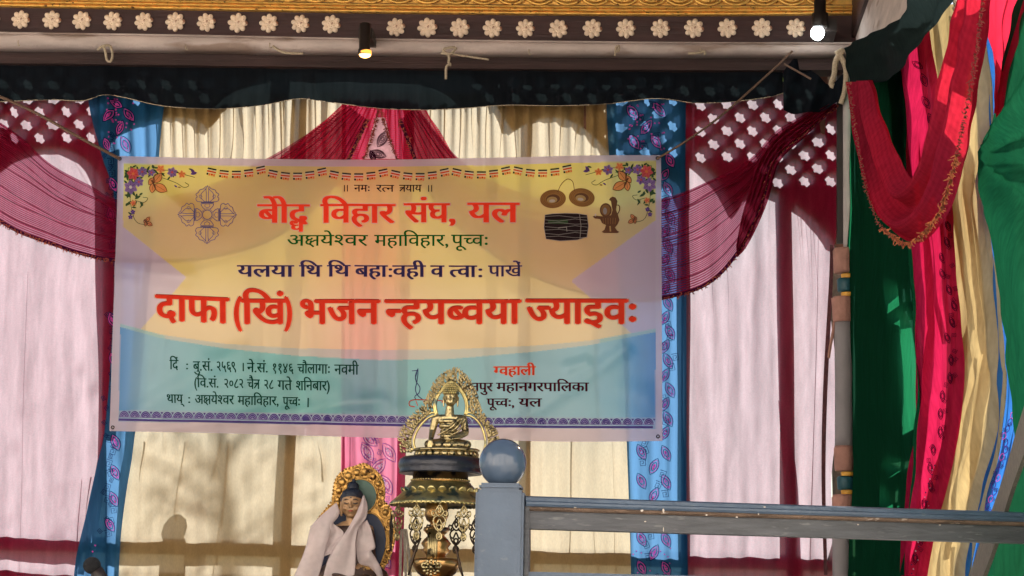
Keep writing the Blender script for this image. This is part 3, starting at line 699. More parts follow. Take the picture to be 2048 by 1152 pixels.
cloth('swag_gather', [(1662, 205), (1600, 238), (1550, 275), (1516, 325), (1496, 390), (1482, 440), (1472, 492)], [(1674, 212), (1612, 272), (1560, 322), (1538, 395), (1516, 450), (1492, 496), (1474, 516)], YC - .155, M['redsheer2'], 30, 40, lambda x, y, u, v: .02 * math.sin(u * 30 + v * 6), root=bpy.data.objects['red_swag.001'])

# ---------------------------------------------------------------- ropes and cords
def rope(name, pts, r, mat, lab, cat='rope', Y=YC - .4, n=24, parent=None):
    bm = bmesh.new(); q = cr([P(x, y, Y + (z if z else 0)) for x, y, z in pts], n); tube(bm, q, r, 7)
    o = link(name, bm, mat, None, True)
    if parent: return par(o, parent)
    return tag(o, lab, cat)
rope('guy_rope', [(-60, 168, 0), (60, 220, 0), (150, 270, 0), (240, 318, .08)], .009, M['rope'], 'brown rope holding the top left corner of the banner')
rope('guy_rope', [(1585, 102, 0), (1540, 145, 0), (1450, 225, 0), (1380, 277, 0), (1314, 318, .08)], .0065, M['rope'], 'thin brown rope from the pillar to the top right banner corner')
rope('loose_rope', [(1568, 128, -.05), (1590, 140, -.05), (1622, 158, -.05)], .006, M['rope'], 'short loose brown rope end in front of the black valance near the pillar')
for nm, ps, r_, lb in (('tie_cord', [(195, 100, 0), (206, 92, 0), (220, 92, 0), (225, 110, 0), (221, 123, 0), (214, 120, 0), (211, 104, 0), (207, 92, 0)], .0075, 'looped pale cord tied to the white board at the upper left'),
    ('tie_cord', [(545, 92, 0), (560, 102, 0), (575, 106, 0), (606, 107, 0)], .008, 'pale cord knot lying flat between the left loop and the warm lamp'),
    ('tie_cord', [(882, 106, 0), (900, 108, 0), (912, 96, 0), (900, 95, 0), (886, 100, 0), (898, 112, 0), (897, 126, 0), (903, 130, 0), (893, 132, 0), (892, 158, 0)], .0075, 'pale cord knot with hanging end right of the warm lamp'),
    ('tie_cord', [(905, 108, 0), (930, 112, 0), (978, 119, 0)], .006, 'pale cord end stretching sideways beside the hanging knot'),
    ('tie_cord', [(1230, 112, 0), (1232, 95, 0), (1238, 92, 0), (1238, 100, 0), (1233, 104, 0)], .0055, 'small brown cord loop on the white board above the right blue strip'),
    ('tie_cord', [(1376, 107, 0), (1395, 106, 0), (1408, 103, 0), (1410, 110, 0)], .0075, 'short pale cord stub lying on the white board left of the white lamp')):
    rope(nm, ps, r_, M['cord'], lb, 'cord', 12.78)
rope('tie_cord', [(1672, 108, 0), (1686, 100, 0), (1672, 120, 0), (1668, 150, 0), (1662, 168, 0), (1668, 172, 0)], .016, M['cord'], 'thick cream tie of the corner pillar, shorter left end', 'cord', 12.5)
rope('tie_cord', [(1676, 108, 0), (1684, 118, 0), (1692, 140, 0), (1690, 180, 0), (1682, 207, 0)], .016, M['cord'], 'thick cream tie of the corner pillar, longer right end', 'cord', 12.5)

# ---------------------------------------------------------------- lamps on the beam
s = S(12.6)
l1 = empty('spot_lamp', P(730, 60, 12.62)); tag(l1, 'dark tubular spot lamp with warm glowing bulb on the rosette beam', 'lamp', None)
bm = bmesh.new(); c = P(730, 60, 12.62)
lathe(bm, c, [(9*s, 14*s), (11.5*s, 12*s), (11.5*s, -40*s), (13*s, -42*s), (13*s, -52*s), (11*s, -52*s), (10*s, -45*s)], 24); prt('lamp_body', bm, M['lampblack'], l1)
bm = bmesh.new(); box(bm, c + Vector((-14*s, .02, -16*s)), c + Vector((14*s, .25, 6*s))); prt('bracket', bm, M['lampblack'], l1)
bm = bmesh.new(); ball(bm, P(730, 109, 12.62), (12.3*s, 12.3*s, 7*s)); prt('bulb', bm, M['bulbwarm'], l1)
bm = bmesh.new(); lathe(bm, P(730, 104, 12.62), [(12.5*s, 3*s), (13.6*s, 0), (13.6*s, -4*s), (12.4*s, -5*s)], 24); prt('reflector_rim', bm, M['bulbrim'], l1)
l2 = empty('spot_lamp', P(1637, 30, 12.55)); tag(l2, 'dark tubular spot lamp with cold white bulb at the corner', 'lamp', None)
bm = bmesh.new(); c = P(1640, 20, 12.55)
lathe(bm, c, [(9*s, 30*s), (12*s, 26*s), (12*s, -6*s), (17*s, -8*s), (17*s, -34*s), (14*s, -38*s), (12*s, -34*s)], 24); prt('lamp_body', bm, M['lampblack'], l2)
bm = bmesh.new(); box(bm, c + Vector((8*s, .02, -42*s)), c + Vector((34*s, .3, -16*s))); prt('bracket', bm, M['lampblack'], l2)
bm = bmesh.new(); ball(bm, P(1635, 66, 12.55), (14*s, 14*s, 15*s)); prt('bulb', bm, M['bulbwhite'], l2)

# ---------------------------------------------------------------- corner pillar
XW = P(1690, 600, 13.05).x                              # plane of the side wall
pil = empty('corner_pillar', P(1690, 1400, 13.0)); tag(pil, 'painted corner pillar with pink blocks and teal and yellow bands', 'pillar')
def pseg(name, y0, y1, x0, x1, mat, Y=13.0, bev=0):
    bm = bmesh.new(); a = P(x0, y1, Y); b = P(x1, y0, Y); c = Vector(((a.x + b.x) / 2, Y + .08, 0)); w = (b.x - a.x) / 2; z0, z1 = a.z, b.z
    n = 12
    pr = [(w * (1 - bev), z1), (w, z1 - (z1 - z0) * .12), (w * .97, (z0 + z1) / 2), (w * (1 - bev * .5), z0 + (z1 - z0) * .1), (w * (1 - bev), z0)]
    lathe(bm, c, pr, 20, 0); return prt(name, bm, mat, pil)
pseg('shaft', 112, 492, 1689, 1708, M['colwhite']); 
for y in (492, 890):
    k = y - 492
    pseg('capital_block', y, y + 50, 1668 + (0 if k == 0 else 2), 1711, M['colpink'], 12.99, .12)
    pseg('yellow_ring', y + 52, y + 60, 1684, 1712, M['yellowring'], 12.97, .1)
    pseg('teal_band', y + 61, y + 88, 1678 - 2, 1712, M['teal'], 12.99, .15)
    pseg('yellow_ring', y + 89, y + 97, 1684, 1712, M['yellowring'], 12.97, .1)
    pseg('capital_block', y + 98, y + 148, 1666, 1711, M['colpink'], 12.99, .12)
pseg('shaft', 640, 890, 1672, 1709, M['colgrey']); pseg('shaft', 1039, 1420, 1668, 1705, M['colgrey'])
pole_px('pillar_backing', [(1684, 100), (1684, 492)], 26, .0, 'dark timber upright beside the white pillar top', M['lampblack'], 'post')
bpy.data.objects['pillar_backing'].location.y = -.08
# gap of tape between curtain and pillar
rope('pillar_wrap', [(1665, 596, 0), (1669, 640, 0), (1661, 690, 0), (1657, 716, 0)], .009, M['colpink'], 'twisted fabric strip hanging along the maroon curtain edge by the pillar', 'fabric strip', 13.08)

# ---------------------------------------------------------------- side wall: beam, boards, drapes (plane x = XW, running towards the camera)
sb = empty('side_beam', PX(1740, 60, XW + .1)); tag(sb, 'brown and white side beam rising from the pillar towards the camera', 'beam')
zt0 = P(1690, 30, 13.0).z; zw0 = P(1690, 86, 13.0).z; zw1 = P(1690, 106, 13.0).z
zw2 = P(1690, 300, 13.0).z
bm = bmesh.new(); box(bm, (XW + .03, 5.8, zw0), (XW + .25, 12.88, zt0 + .4)); prt('beam_board', bm, M['brown'], sb)
bm = bmesh.new(); box(bm, (XW + .05, 5.8, zw2), (XW + .15, 12.86, zw0 - .003)); prt('white_board', bm, M['plaster'], sb)
def wdep(per, amp, seed=0):
    def f(x, y, u, v):
        ph = u * 44 / per * 6.283 * 1.6 + 2.2 * noise.noise(Vector((u * 3, y / 350, seed)))
        return amp * (1.5 * math.sin(ph) + .8 * math.sin(ph * 2.3 + seed)) + .012 * noise.noise(Vector((u * 6, y / 90, seed)))
    return f
XC = XW + .0
SL = [('green_curtain', [(1695, 125), (1695, 500), (1696, 800), (1693, 1000), (1684, 1160), (1680, 1300)], [(1808, 110), (1816, 250), (1826, 480), (1846, 760), (1838, 900), (1824, 1080), (1814, 1160), (1808, 1300)], 'green', 'dark green pleated curtain hanging beside the corner pillar', 15, .012, .02),
      ('red_curtain', [(1790, 60), (1802, 170), (1816, 360), (1826, 500), (1836, 640), (1830, 800), (1815, 960), (1804, 1100), (1800, 1300)], [(1850, 60), (1878, 240), (1898, 400), (1908, 500), (1920, 700), (1910, 850), (1880, 1000), (1850, 1130), (1840, 1300)], 'magenta', 'magenta red curtain with patterned band between the green and yellow ones', 22, .008, .0),
      ('yellow_curtain', [(1835, 20), (1862, 200), (1884, 380), (1896, 560), (1904, 700), (1894, 860), (1864, 980), (1846, 1060), (1826, 1160), (1824, 1300)], [(1962, 0), (1985, 200), (1985, 300), (1970, 400), (1990, 560), (2008, 720), (2014, 760), (2004, 880), (1976, 990), (1950, 1090), (1940, 1160), (1938, 1300)], 'yellow', 'pale yellow pleated curtain right of the magenta curtain', 20, .007, .03),
      ('blue_side_curtain', [(1936, 0), (1946, 60), (1962, 200), (1966, 330), (1978, 600), (1986, 760), (1980, 880), (1952, 980), (1930, 1080), (1916, 1160), (1914, 1300)], [(1985, 0), (1978, 60), (2000, 150), (2010, 240), (2030, 500), (2052, 740), (2052, 850), (2024, 960), (1998, 1060), (1982, 1160), (1980, 1300)], 'cobalt', 'narrow cobalt blue curtain edge between the yellow and big green cloths', 14, .008, .05),
      ('scarlet_curtain', [(1948, -40), (1960, 20), (1975, 70), (1998, 150), (2000, 220)], [(2075, -40), (2050, 40), (2030, 120), (2016, 170), (2005, 235)], 'redcloth', 'scarlet cloth hanging at the top right beside the bright green cloth', 18, .01, -.02)]
SF = {'yellow_curtain': [(1868, 30, 1940, 640, 3, 9), (1940, 640, 1874, 1060, 9, 6), (1898, 20, 1975, 640, 2, 8), (1976, 640, 1925, 1060, 8, 5), (1850, 60, 1905, 560, 2, 4), (1925, 300, 1960, 700, 4, 3), (1950, 700, 1890, 1100, 3, 4), (1880, 1050, 1866, 1300, 2, 3), (1900, 1080, 1890, 1300, 2, 2), (1918, 1080, 1908, 1300, 2, 2)],
      'red_curtain': [(1832, 200, 1862, 640, 2, 5), (1862, 640, 1832, 1100, 5, 3), (1850, 300, 1884, 680, 2, 2.5)],
      'green_curtain': [(1730, 200, 1736, 900, 4, 6), (1760, 200, 1770, 640, 3, 5), (1790, 200, 1806, 640, 3, 4), (1716, 500, 1718, 1150, 4, 4), (1750, 880, 1746, 1160, 4, 4)]}
sc_o = {}
for nm, L, Rr, mk, lab, per, amp, dx in SL:
    sc_o[nm] = cloth(nm, L, Rr, 0, M[mk], 44, 70, wdep(per, amp, len(nm)), X=XC + dx, lab=lab, folds=SF.get(nm, ()))
bm = bmesh.new(); f_ = lambda x, y: PX(x, y, XC - .016)
cs = [(1835, 130, .6, .8), (1848, 160, 1.2, .9), (1852, 205, 1.0, .9), (1862, 240, 1.2, .9), (1872, 300, 1.1, .9)] + [(1884 + 10 * math.sin(i * 1.3) + i * 2.4, 420 + i * 32, 1.2, .7) for i in range(9)] + [(1902 - i * 6.5 + 5 * math.sin(i * 2), 720 + i * 36, 1.5, .7) for i in range(12)]
for x, y, a, k in cs:
    for q in (1, .6): ribbon(bm, lens(x, y, 16 * k * q, 7 * k * q, a), 1.6, f_, 2, True)
for i in range(30):
    y = 400 + i * 25; x = 1896 + (y - 400) * .05 if y < 720 else 1908 - (y - 720) * .19
    meander(bm, x + random.uniform(-9, 9), y, 8, f_, 2, random.uniform(0, 6))
for i in range(26):
    y = 930 + i * 9; x = 1866 - (y - 930) * .19 + random.uniform(-7, 7); ribbon(bm, [(x, y), (x + 2, y + 2)], 2.4, f_, 3 if i % 2 else 0)
par(link('embroidery', bm, EMB), sc_o['red_curtain'])
bm = bmesh.new(); f2 = lambda x, y: PX(x, y, XC - .01)
for i in range(22):
    y = 830 + i * 14; x = 2024 - (y - 830) * .245 + random.uniform(-6, 6); ribbon(bm, lens(x, y, 8, 4, 1.9), 1.6, f2, 4 if i % 3 else 1, True); meander(bm, x, y, 7, f2, 0, i)
par(link('embroidery', bm, EMB), sc_o['blue_side_curtain'])
# dark valance swag along the side beam
SVT = [(1688, 96), (1720, 76), (1775, 46), (1805, 22), (1822, -20), (1830, -60)]
SVB = [(1698, 166), (1735, 167), (1790, 154), (1840, 98), (1880, 52), (1912, 0), (1932, -60)]
strip_cloth('side_valance', SVT, SVB, 0, M['black2'], 50, 16, lambda x, y, u, v: .03 * math.sin(v * 9 + u * 4) * (.2 + u) + .01 * math.sin(u * 40) * (1 - u), X=XW - .10, lab='dark green-black valance swooping up from the pillar along the side beam', cat='valance')
rope('tie_cord', [(1905, -10, 0), (1911, 8, 0), (1916, 30, 0), (1908, 14, 0)], .008, M['cord'], 'short pale tie at the upper end of the side valance', 'cord', 8.2)
# red U-shaped swag with fringe
UI = [(1736, 160), (1755, 230), (1775, 290), (1795, 335), (1812, 358), (1830, 345), (1852, 300), (1872, 230), (1890, 150), (1908, 70), (1924, 0), (1934, -50)]
UO = [(1699, 165), (1708, 240), (1724, 330), (1740, 400), (1765, 455), (1808, 486), (1850, 462), (1885, 405), (1912, 310), (1932, 210), (1950, 110), (1962, 20), (1968, -50)]
us = strip_cloth('red_side_swag', UI, UO, 0, M['redside'], 110, 26, lambda x, y, u, v: .035 * math.sin(v * 13 + 3 * u) * (1.1 - .5 * abs(u - .5)) + .01 * noise.noise(Vector((u * 14, v * 4, 0))), X=XW - .16, lab='red fringed swag hanging in a deep U at the right side wall', cat='swag')
bm = bmesh.new(); fx = lambda x, y: PX(x, y, XW - .20)
fringe(bm, UO[:6], fx, 60, 6, (-.6, .6), 1.8); par(link('fringe', bm, M['fringedk']), us)
bm = bmesh.new(); fringe(bm, UO[4:9], fx, 75, 12, (.5, .8), 2.6); par(link('fringe', bm, M['fringe']), us)
bm = bmesh.new(); fringe(bm, UO[8:13], fx, 70, 9, (.8, .3), 2.0); par(link('fringe', bm, M['fringedk']), us)
# big green cloth in front at the right, tied at its left edge
GL = [(2040, -60), (2010, 60), (1985, 190), (1960, 290), (1954, 316), (1968, 420), (1985, 560), (2004, 760), (2014, 900), (1984, 1000), (1954, 1100), (1936, 1200), (1930, 1320)]
GR = [(2170, -60)] + [(2170, y) for y in (60, 190, 290, 316, 420, 560, 760, 900, 1000, 1100, 1200, 1320)]
def gdep(x, y, u, v):
    k = math.hypot(x - 1955, (y - 312)); a = math.atan2(y - 312, x - 1955)
    return .035 * math.sin(a * 9) * min(1, k / 70) + .01 * noise.noise(Vector((x / 18, y / 50, 4)))
cloth('big_green_curtain', GL, GR, 0, M['green2'], 60, 90, gdep, X=XW - .05, lab='large bright green cloth at the right edge of the picture, tied at its side')
bm = bmesh.new(); q = cr([(2066, 800), (2036, 900), (2008, 985), (1975, 1085), (1950, 1160), (1925, 1250)], 40)
def strp(x, y): return PX(x, y, XW - .12)
ribbon(bm, [(p.x, p.y) for p in q], [26 + 3 * math.sin(i * .3) for i in range(41)], strp)
ex = bmesh.ops.extrude_face_region(bm, geom=bm.faces[:]); 
for e in ex['geom']:
    if isinstance(e, bmesh.types.BMVert): e.co.x += .012
o = link('webbing_strap', bm, M['webbing']); tag(o, 'grey woven strap slanting down in front of the green cloth at the right', 'strap')
# added panel outside: shades the green curtain, holes shape its sun patches
def walloc(x, y, d): return PX(x, y, XC) - SUN_L * (d / -SUN_L.x)
out = [(1692, 40), (1812, 40), (1822, 300), (1832, 480), (1846, 640), (1850, 860), (1838, 960), (1824, 1090), (1812, 1330), (1692, 1330)]
holes = [[(1776, 645), (1798, 640), (1812, 655), (1820, 700), (1822, 870), (1792, 862), (1788, 750), (1786, 670)], [(1772, 600), (1790, 590), (1800, 602), (1802, 625), (1772, 628)], [(1752, 950), (1790, 946), (1812, 952), (1812, 962), (1776, 962)], [(1758, 1005), (1775, 1008), (1775, 1030), (1756, 1030)], [(1780, 1008), (1792, 1006), (1794, 1022), (1781, 1026)]]
v, t = fill2d([out] + holes); bm = bmesh.new()
A = [bm.verts.new(walloc(x, y, .06)) for x, y in v]; fs = [bm.faces.new([A[i] for i in q]) for q in t]
ex = bmesh.ops.extrude_face_region(bm, geom=fs)
for e in ex['geom']:
    if isinstance(e, bmesh.types.BMVert): e.co.x += .03
o = link('outer_shade_panel', bm, M['lattice']); tag(o, 'added pierced panel outside that shades the dark green curtain', 'wall')

# ---------------------------------------------------------------- the printed banner
YB = YC - .27
def bz(x, y):
    v_ = .012 * noise.noise(Vector((x / 260, y / 200, 2))) + .006 * noise.noise(Vector((x / 90, y / 120, 5)))
    for (ax, ay, bx, by, wd, am) in ((240, 540, 372, 556, 22, .010), (1140, 735, 1170, 725, 14, .008), (905, 690, 1290, 800, 30, .006), (420, 720, 900, 850, 26, .006), (620, 640, 640, 880, 18, .006), (960, 900, 1250, 700, 16, .006), (240, 320, 420, 470, 24, .007), (230, 850, 480, 700, 20, .006), (700, 330, 690, 600, 40, .006), (1040, 560, 1050, 880, 26, .005), (300, 860, 760, 800, 14, .005)):
        t = max(0, min(1, ((x - ax) * (bx - ax) + (y - ay) * (by - ay)) / ((bx - ax) ** 2 + (by - ay) ** 2)))
        dd = math.hypot(x - ax - t * (bx - ax), y - ay - t * (by - ay)); v_ -= 1.8 * am * math.exp(-(dd / wd) ** 2)
    return v_
def bp(off): return lambda x, y: P(x, y, YB) + Vector((0, bz(x, y) - off, 0))
TOPE = [(237, 313), (420, 316), (720, 320), (980, 316), (1180, 311), (1322, 311)]
BOTE = [(219, 862), (420, 866), (700, 874), (900, 879), (1120, 883), (1325, 882)]
tE, bE = cr(TOPE, 440), cr(BOTE, 440)
YEL, YEL2, PEA, PNK, TEA, TEB, MRG, HAZ = (.74, .61, .11), (.70, .54, .18), (.78, .60, .37), (.60, .48, .57), (.17, .50, .52), (.06, .27, .54), (.60, .49, .57), (.52, .53, .49)
def lerp3(a, b, t): t = max(0, min(1, t)); return tuple(x + (y - x) * t for x, y in zip(a, b))
def tealtop(x): 
    return yat([(237, 653), (320, 676), (450, 697), (600, 712), (760, 720), (900, 718), (1050, 706), (1180, 690), (1320, 662)], x)
def bcol(x, y, u, v):
    xl = 248 - 11 * (y - 330) / 510; xr = 1312 - 1 * (y - 330) / 510
    yt = yat([(200, 327), (420, 331), (700, 334), (980, 331), (1180, 325), (1340, 321)], x)
    yb = yat([(200, 842), (560, 848), (900, 855), (1340, 858)], x)
    if x < xl or x > xr or y < yt or y > yb: return MRG
    if y > yb - 22: return lerp3(TEA, (.40, .35, .58), .6)
    if y > tealtop(x):
        e = max(0, 1 - (x - xl) / 60, 1 - (xr - x) / 80)
        c = lerp3(lerp3(TEA, (.26, .46, .60), .5 + .5 * math.sin(x / 140)), TEB, e)
        return c
    if y > tealtop(x) - 6 - 14 * math.exp(-((x - 800) / 300) ** 2): return HAZ if 330 < x < 1200 else lerp3(TEA, HAZ, .5)
    # side triangles
    if x < 374 and y > 455 + (x - 248) * .80 and y < 655 - (x - 285) * 1.12 + 0: return lerp3(PNK, (.56, .46, .57), .5)
    if x > 1145 and y > 560 - (x - 1145) * .72 and y < 565 + (x - 1145) * .86: return lerp3(PNK, (.56, .44, .52), .5)
    c = lerp3(YEL, YEL2, (y - 340) / 150)
    c = lerp3(c, PEA, (y - 520) / 130)
    return c
bm = bmesh.new(); cl = bm.loops.layers.color.new('print') if hasattr(bm.loops.layers, 'color') else None
NB_U, NB_V = 440, 240; V = []; f0 = bp(0)
px_of = []
for j in range(NB_V + 1):
    row = []; prow = []
    for i in range(NB_U + 1):
        q = tE[i].lerp(bE[i], j / NB_V); row.append(bm.verts.new(f0(q.x, q.y))); prow.append(q)
    V.append(row); px_of.append(prow)
cols = []
for j in range(NB_V):
    for i in range(NB_U):
        f = bm.faces.new((V[j][i], V[j+1][i], V[j+1][i+1], V[j][i+1])); f.smooth = True
        a_, b_ = px_of[j][i], px_of[j+1][i+1]
        cc_ = [bcol(a_.x + (b_.x - a_.x) * fx_, a_.y + (b_.y - a_.y) * fy_, 0, 0) for fx_ in (.25, .75) for fy_ in (.25, .75)]
        cols.append(tuple(sum(c[k] for c in cc_) / 4 for k in range(3)))
bm.loops.layers.color.remove(cl)
me = bpy.data.meshes.new('banner'); bm.to_mesh(me); bm.free()
ca = me.color_attributes.new('print', 'FLOAT_COLOR', 'CORNER')
buf = []
for c in cols: buf += list((*c, 1)) * 4
ca.data.foreach_set('color', buf)
M['banner'] = mat_cloth('vinyl_banner', None, None, .70, .24, var=.03, streak=(3, 3, 3), attr='print', gloss=.05)
me.materials.append(M['banner'])
ban = bpy.data.objects.new('festival_banner', me); COL.objects.link(ban)
tag(ban, 'yellow and teal printed vinyl banner with red Devanagari lettering', 'banner')
INK = {k: ink('ink_' + k, c, f) for k, c, f in (('black', (.02, .018, .02), .8), ('red', (.92, .10, .05), .6), ('outline', (.92, .72, .60), .45), ('green', (.012, .16, .03), .75), ('navy', (.06, .05, .18), .7),
    ('dkgreen', (.008, .075, .045), .8), ('maroon', (.09, .008, .02), .8), ('flagdk', (.015, .03, .035), .8), ('flagred', (.62, .06, .02), .7), ('flagor', (.85, .28, .12), .6), ('white', (.9, .8, .75), .5),
    ('violet', (.14, .07, .30), .75), ('lilac', (.32, .2, .5), .65), ('rose', (.75, .14, .16), .65), ('peach', (.85, .36, .16), .6), ('leafgreen', (.06, .11, .05), .75), ('line', (.13, .13, .30), .8), ('bronze', (.32, .17, .07), .75), ('bronzelt', (.62, .42, .18), .65),
    ('drum', (.03, .02, .025), .85), ('silver', (.42, .38, .36), .7), ('purple', (.14, .10, .32), .7), ('lace', (.62, .55, .78), .6), ('copper', (.16, .08, .05), .8), ('shadowline', (.30, .03, .03), .7))}
IK = list(INK); IM = [INK[k] for k in IK]
def ix(k): return IK.index(k)
def bpart(name, bm): return par(link(name, bm, IM), ban)
def polyf(bm, pts, pos, mi):
    vs = [bm.verts.new(pos(x, y)) for x, y in pts]
    f = bm.faces.new(vs); f.material_index = mi
def circ(x, y, rx, ry=None, n=20, a0=0): ry = ry or rx; return [(x + rx * math.cos(2*math.pi*k/n + a0), y + ry * math.sin(2*math.pi*k/n + a0)) for k in range(n)]
# --- lettering: Devanagari glyph outlines of the built-in interface font, half letters cut by hand
_gc = {}
def glyph(ch, res=3):
    if (ch, res) in _gc: return _gc[(ch, res)]
    def mk(s_):
        c = bpy.data.curves.new('t', 'FONT'); c.body = s_; c.resolution_u = res
        o = bpy.data.objects.new('t', c); COL.objects.link(o)
        dg = bpy.context.evaluated_depsgraph_get(); dg.update()
        m_ = bpy.data.meshes.new_from_object(o.evaluated_get(dg)); bpy.data.objects.remove(o); return m_
    if ch == ' ': r_ = ([], [], .30)
    else:
        m_ = mk(ch); v_ = [(q.co.x, q.co.y) for q in m_.vertices]; t_ = [tuple(p.vertices) for p in m_.polygons]
        m2 = mk(ch + 'क'); adv = max(q.co.x for q in m2.vertices) - .777
        r_ = (v_, t_, adv); bpy.data.meshes.remove(m_); bpy.data.meshes.remove(m2)
    _gc[(ch, res)] = r_; return r_
def stroke2(paths, w):
    v_, t_ = [], []
    for p in paths:
        q = cr(p, 18) if len(p) > 2 else [Vector(x) for x in p]
        for i, c in enumerate(q):
            tt = (q[min(i+1, len(q)-1)] - q[max(i-1, 0)]).normalized(); n_ = Vector((-tt.y, tt.x)) * w / 2
            v_ += [(c.x + n_.x, c.y + n_.y), (c.x - n_.x, c.y - n_.y)]
            if i: k = len(v_); t_.append((k-4, k-3, k-1, k-2))
    return v_, t_
def special(tok):
    if tok == 'ksh': v_, t_ = stroke2([[(0, .585), (.66, .585)], [(.27, .585), (.17, .56), (.09, .49), (.11, .40), (.20, .355), (.29, .39), (.30, .47)], [(.20, .355), (.10, .29), (.07, .19), (.14, .10), (.23, .13), (.27, .22), (.25, .30)], [(.16, .11), (.26, .06), (.38, -.06)], [(.26, .27), (.34, .25), (.42, .31), (.54, .34)], [(.54, .585), (.54, 0)]], .07); return v_, t_, .66
    if tok == 'tra': v_, t_ = stroke2([[(0, .585), (.56, .585)], [(.44, .585), (.44, 0)], [(.44, .37), (.28, .38), (.14, .37), (.06, .33)], [(.36, .36), (.20, .22), (.05, .06)]], .075); return v_, t_, .56
    if tok == 'ddha':
        v_, t_, a_ = glyph('द'); d_, e_, _ = glyph('ध'); n_ = len(v_)
        v2_ = list(v_) + [(.02 + x * .62, -.30 + y * .60) for x, y in d_]; return v2_, list(t_) + [tuple(i + n_ for i in q) for q in e_], a_ + .06
def half(ch):
    v_, t_, a_ = glyph(ch); b = bmesh.new(); vs = [b.verts.new((x, y, 0)) for x, y in v_]
    for q in t_:
        try: b.faces.new([vs[i] for i in q])
        except ValueError: pass
    cut = a_ - .185
    bmesh.ops.bisect_plane(b, geom=b.verts[:] + b.edges[:] + b.faces[:], plane_co=(cut, 0, 0), plane_no=(1, 0, 0), clear_outer=True)
    b.verts.index_update(); r_ = ([(q.co.x, q.co.y) for q in b.verts], [tuple(q.index for q in f.verts) for f in b.faces], cut - .03); b.free(); return r_
def word(toks):
    x = 0; out = []
    i = 0
    while i < len(toks):
        c = toks[i]
        if c == '{': j = toks.index('}', i); g_ = special(toks[i+1:j]); i = j
        elif c == '<': i += 1; g_ = half(toks[i])
        else: g_ = glyph(c)
        out.append((x, g_[0], g_[1])); x += g_[2]; i += 1
    return out, x
_lay = [0]
def write(bm, toks, x0, x1, head, base, col, bold=0, outline=0, slope=0, vbold=0, shadow=None):
    gl, W_ = word(toks); sx = (x1 - x0) / W_; sy = (base - head) / .595
    passes = []
    if outline:
        passes += [(ox * outline, oy * outline, ix('outline'), .0030 + k * .00006) for k, (ox, oy) in enumerate(((-1 - bold / outline, 0), (1 + bold / outline, 0), (0, -1), (0, 1), (-.7 - bold / outline, .7), (.7 + bold / outline, .7), (-.7 - bold / outline, -.7), (.7 + bold / outline, -.7)))]
    if shadow: passes.append((-shadow * .6, -shadow, ix('shadowline'), .0044))
    n_ = 1 if not bold else 3
    bs = [0] if not bold else [-bold, 0, bold]
    passes += [(o_, 0, ix(col), .0060 + k * .0002) for k, o_ in enumerate(bs)]
    if vbold: passes.append((0, vbold, ix(col), .0070))
    for dx, dy, mi, off in passes:
        pos = bp(off)
        for gx, v_, t_ in gl:
            off_ = None
            vs = [bm.verts.new(pos(x0 + (gx + x) * sx + dx, base - y * sy + dy + slope * ((gx + x) * sx))) for x, y in v_]
            for q in t_:
                try: bm.faces.new([vs[i] for i in q]).material_index = mi
                except ValueError: pass
tl = bmesh.new()
for a in ((688, 692), (694, 698), (856, 860), (862, 866)): ribbon(tl, [(a[0] + 1.5, 371), (a[0] + 1.5, 384)], 1.8, bp(.006), ix('black'))
write(tl, 'नमः', 709, 741, 371.5, 384, 'black', .3); write(tl, 'र<तन', 753, 788, 371.3, 384, 'black', .3); write(tl, '{tra}याय', 799, 843, 371, 384, 'black', .3)
bpart('invocation_lettering', tl)
tl = bmesh.new(); kw = dict(bold=2.3, outline=2.2)
write(tl, 'बेो{ddha}', 517, 621, 410.5, 446, 'red', **kw); write(tl, 'विहार', 643, 788, 410, 446, 'red', **kw) if False else write(tl, 'िवहार', 643, 788, 410, 446, 'red', **kw)
write(tl, 'संघ,', 810, 912, 408.5, 445, 'red', **kw); write(tl, 'यल', 937, 1036, 407.5, 445, 'red', **kw)
bpart('title_lettering', tl)
tl = bmesh.new()
write(tl, 'अ{ksh}ये<शवर', 574, 735, 471.5, 492, 'green', .5); write(tl, 'महािवहार,', 749, 898, 471, 492, 'green', .5); write(tl, 'पू<चवः', 903, 978, 470.5, 492, 'green', .5)
bpart('subtitle_lettering', tl)
tl = bmesh.new(); kw = dict(bold=1.3, outline=1.2)
for w_, a, b, h in (('यलया', 476, 587, 0), ('िथ', 600, 643, 0), ('िथ', 656, 700, 0), ('बहा', 711, 774, 0), (':', 777, 785, 0), ('वही', 786, 850, 0), ('व', 862, 887, 0), ('<तवा', 899, 952, 0), (':', 956, 965, 0)): write(tl, w_, a, b, 532, 554, 'navy', **kw)
write(tl, 'पाखें', 977, 1043, 532, 553, 'navy', .7, 1.2)
bpart('line_lettering', tl)
tl = bmesh.new(); kw = dict(bold=2.6, outline=2.4, vbold=1.6, shadow=1.6)
write(tl, 'दाफा', 313, 456, 592, 640, 'red', slope=.045, **kw); write(tl, '(', 467, 483, 601, 645, 'red', **kw); write(tl, 'िखं', 484, 571, 601, 647.5, 'red', **kw); write(tl, ')', 570, 585, 601, 645, 'red', **kw)
write(tl, 'भजन', 599, 758, 602, 647.5, 'red', **kw); write(tl, '<नहय<बवया', 771, 1040, 602, 647.5, 'red', **kw); write(tl, '<जयाइवः', 1053, 1276, 601, 647.5, 'red', **kw)
bpart('headline_lettering', tl)
tl = bmesh.new(); g = 'dkgreen'
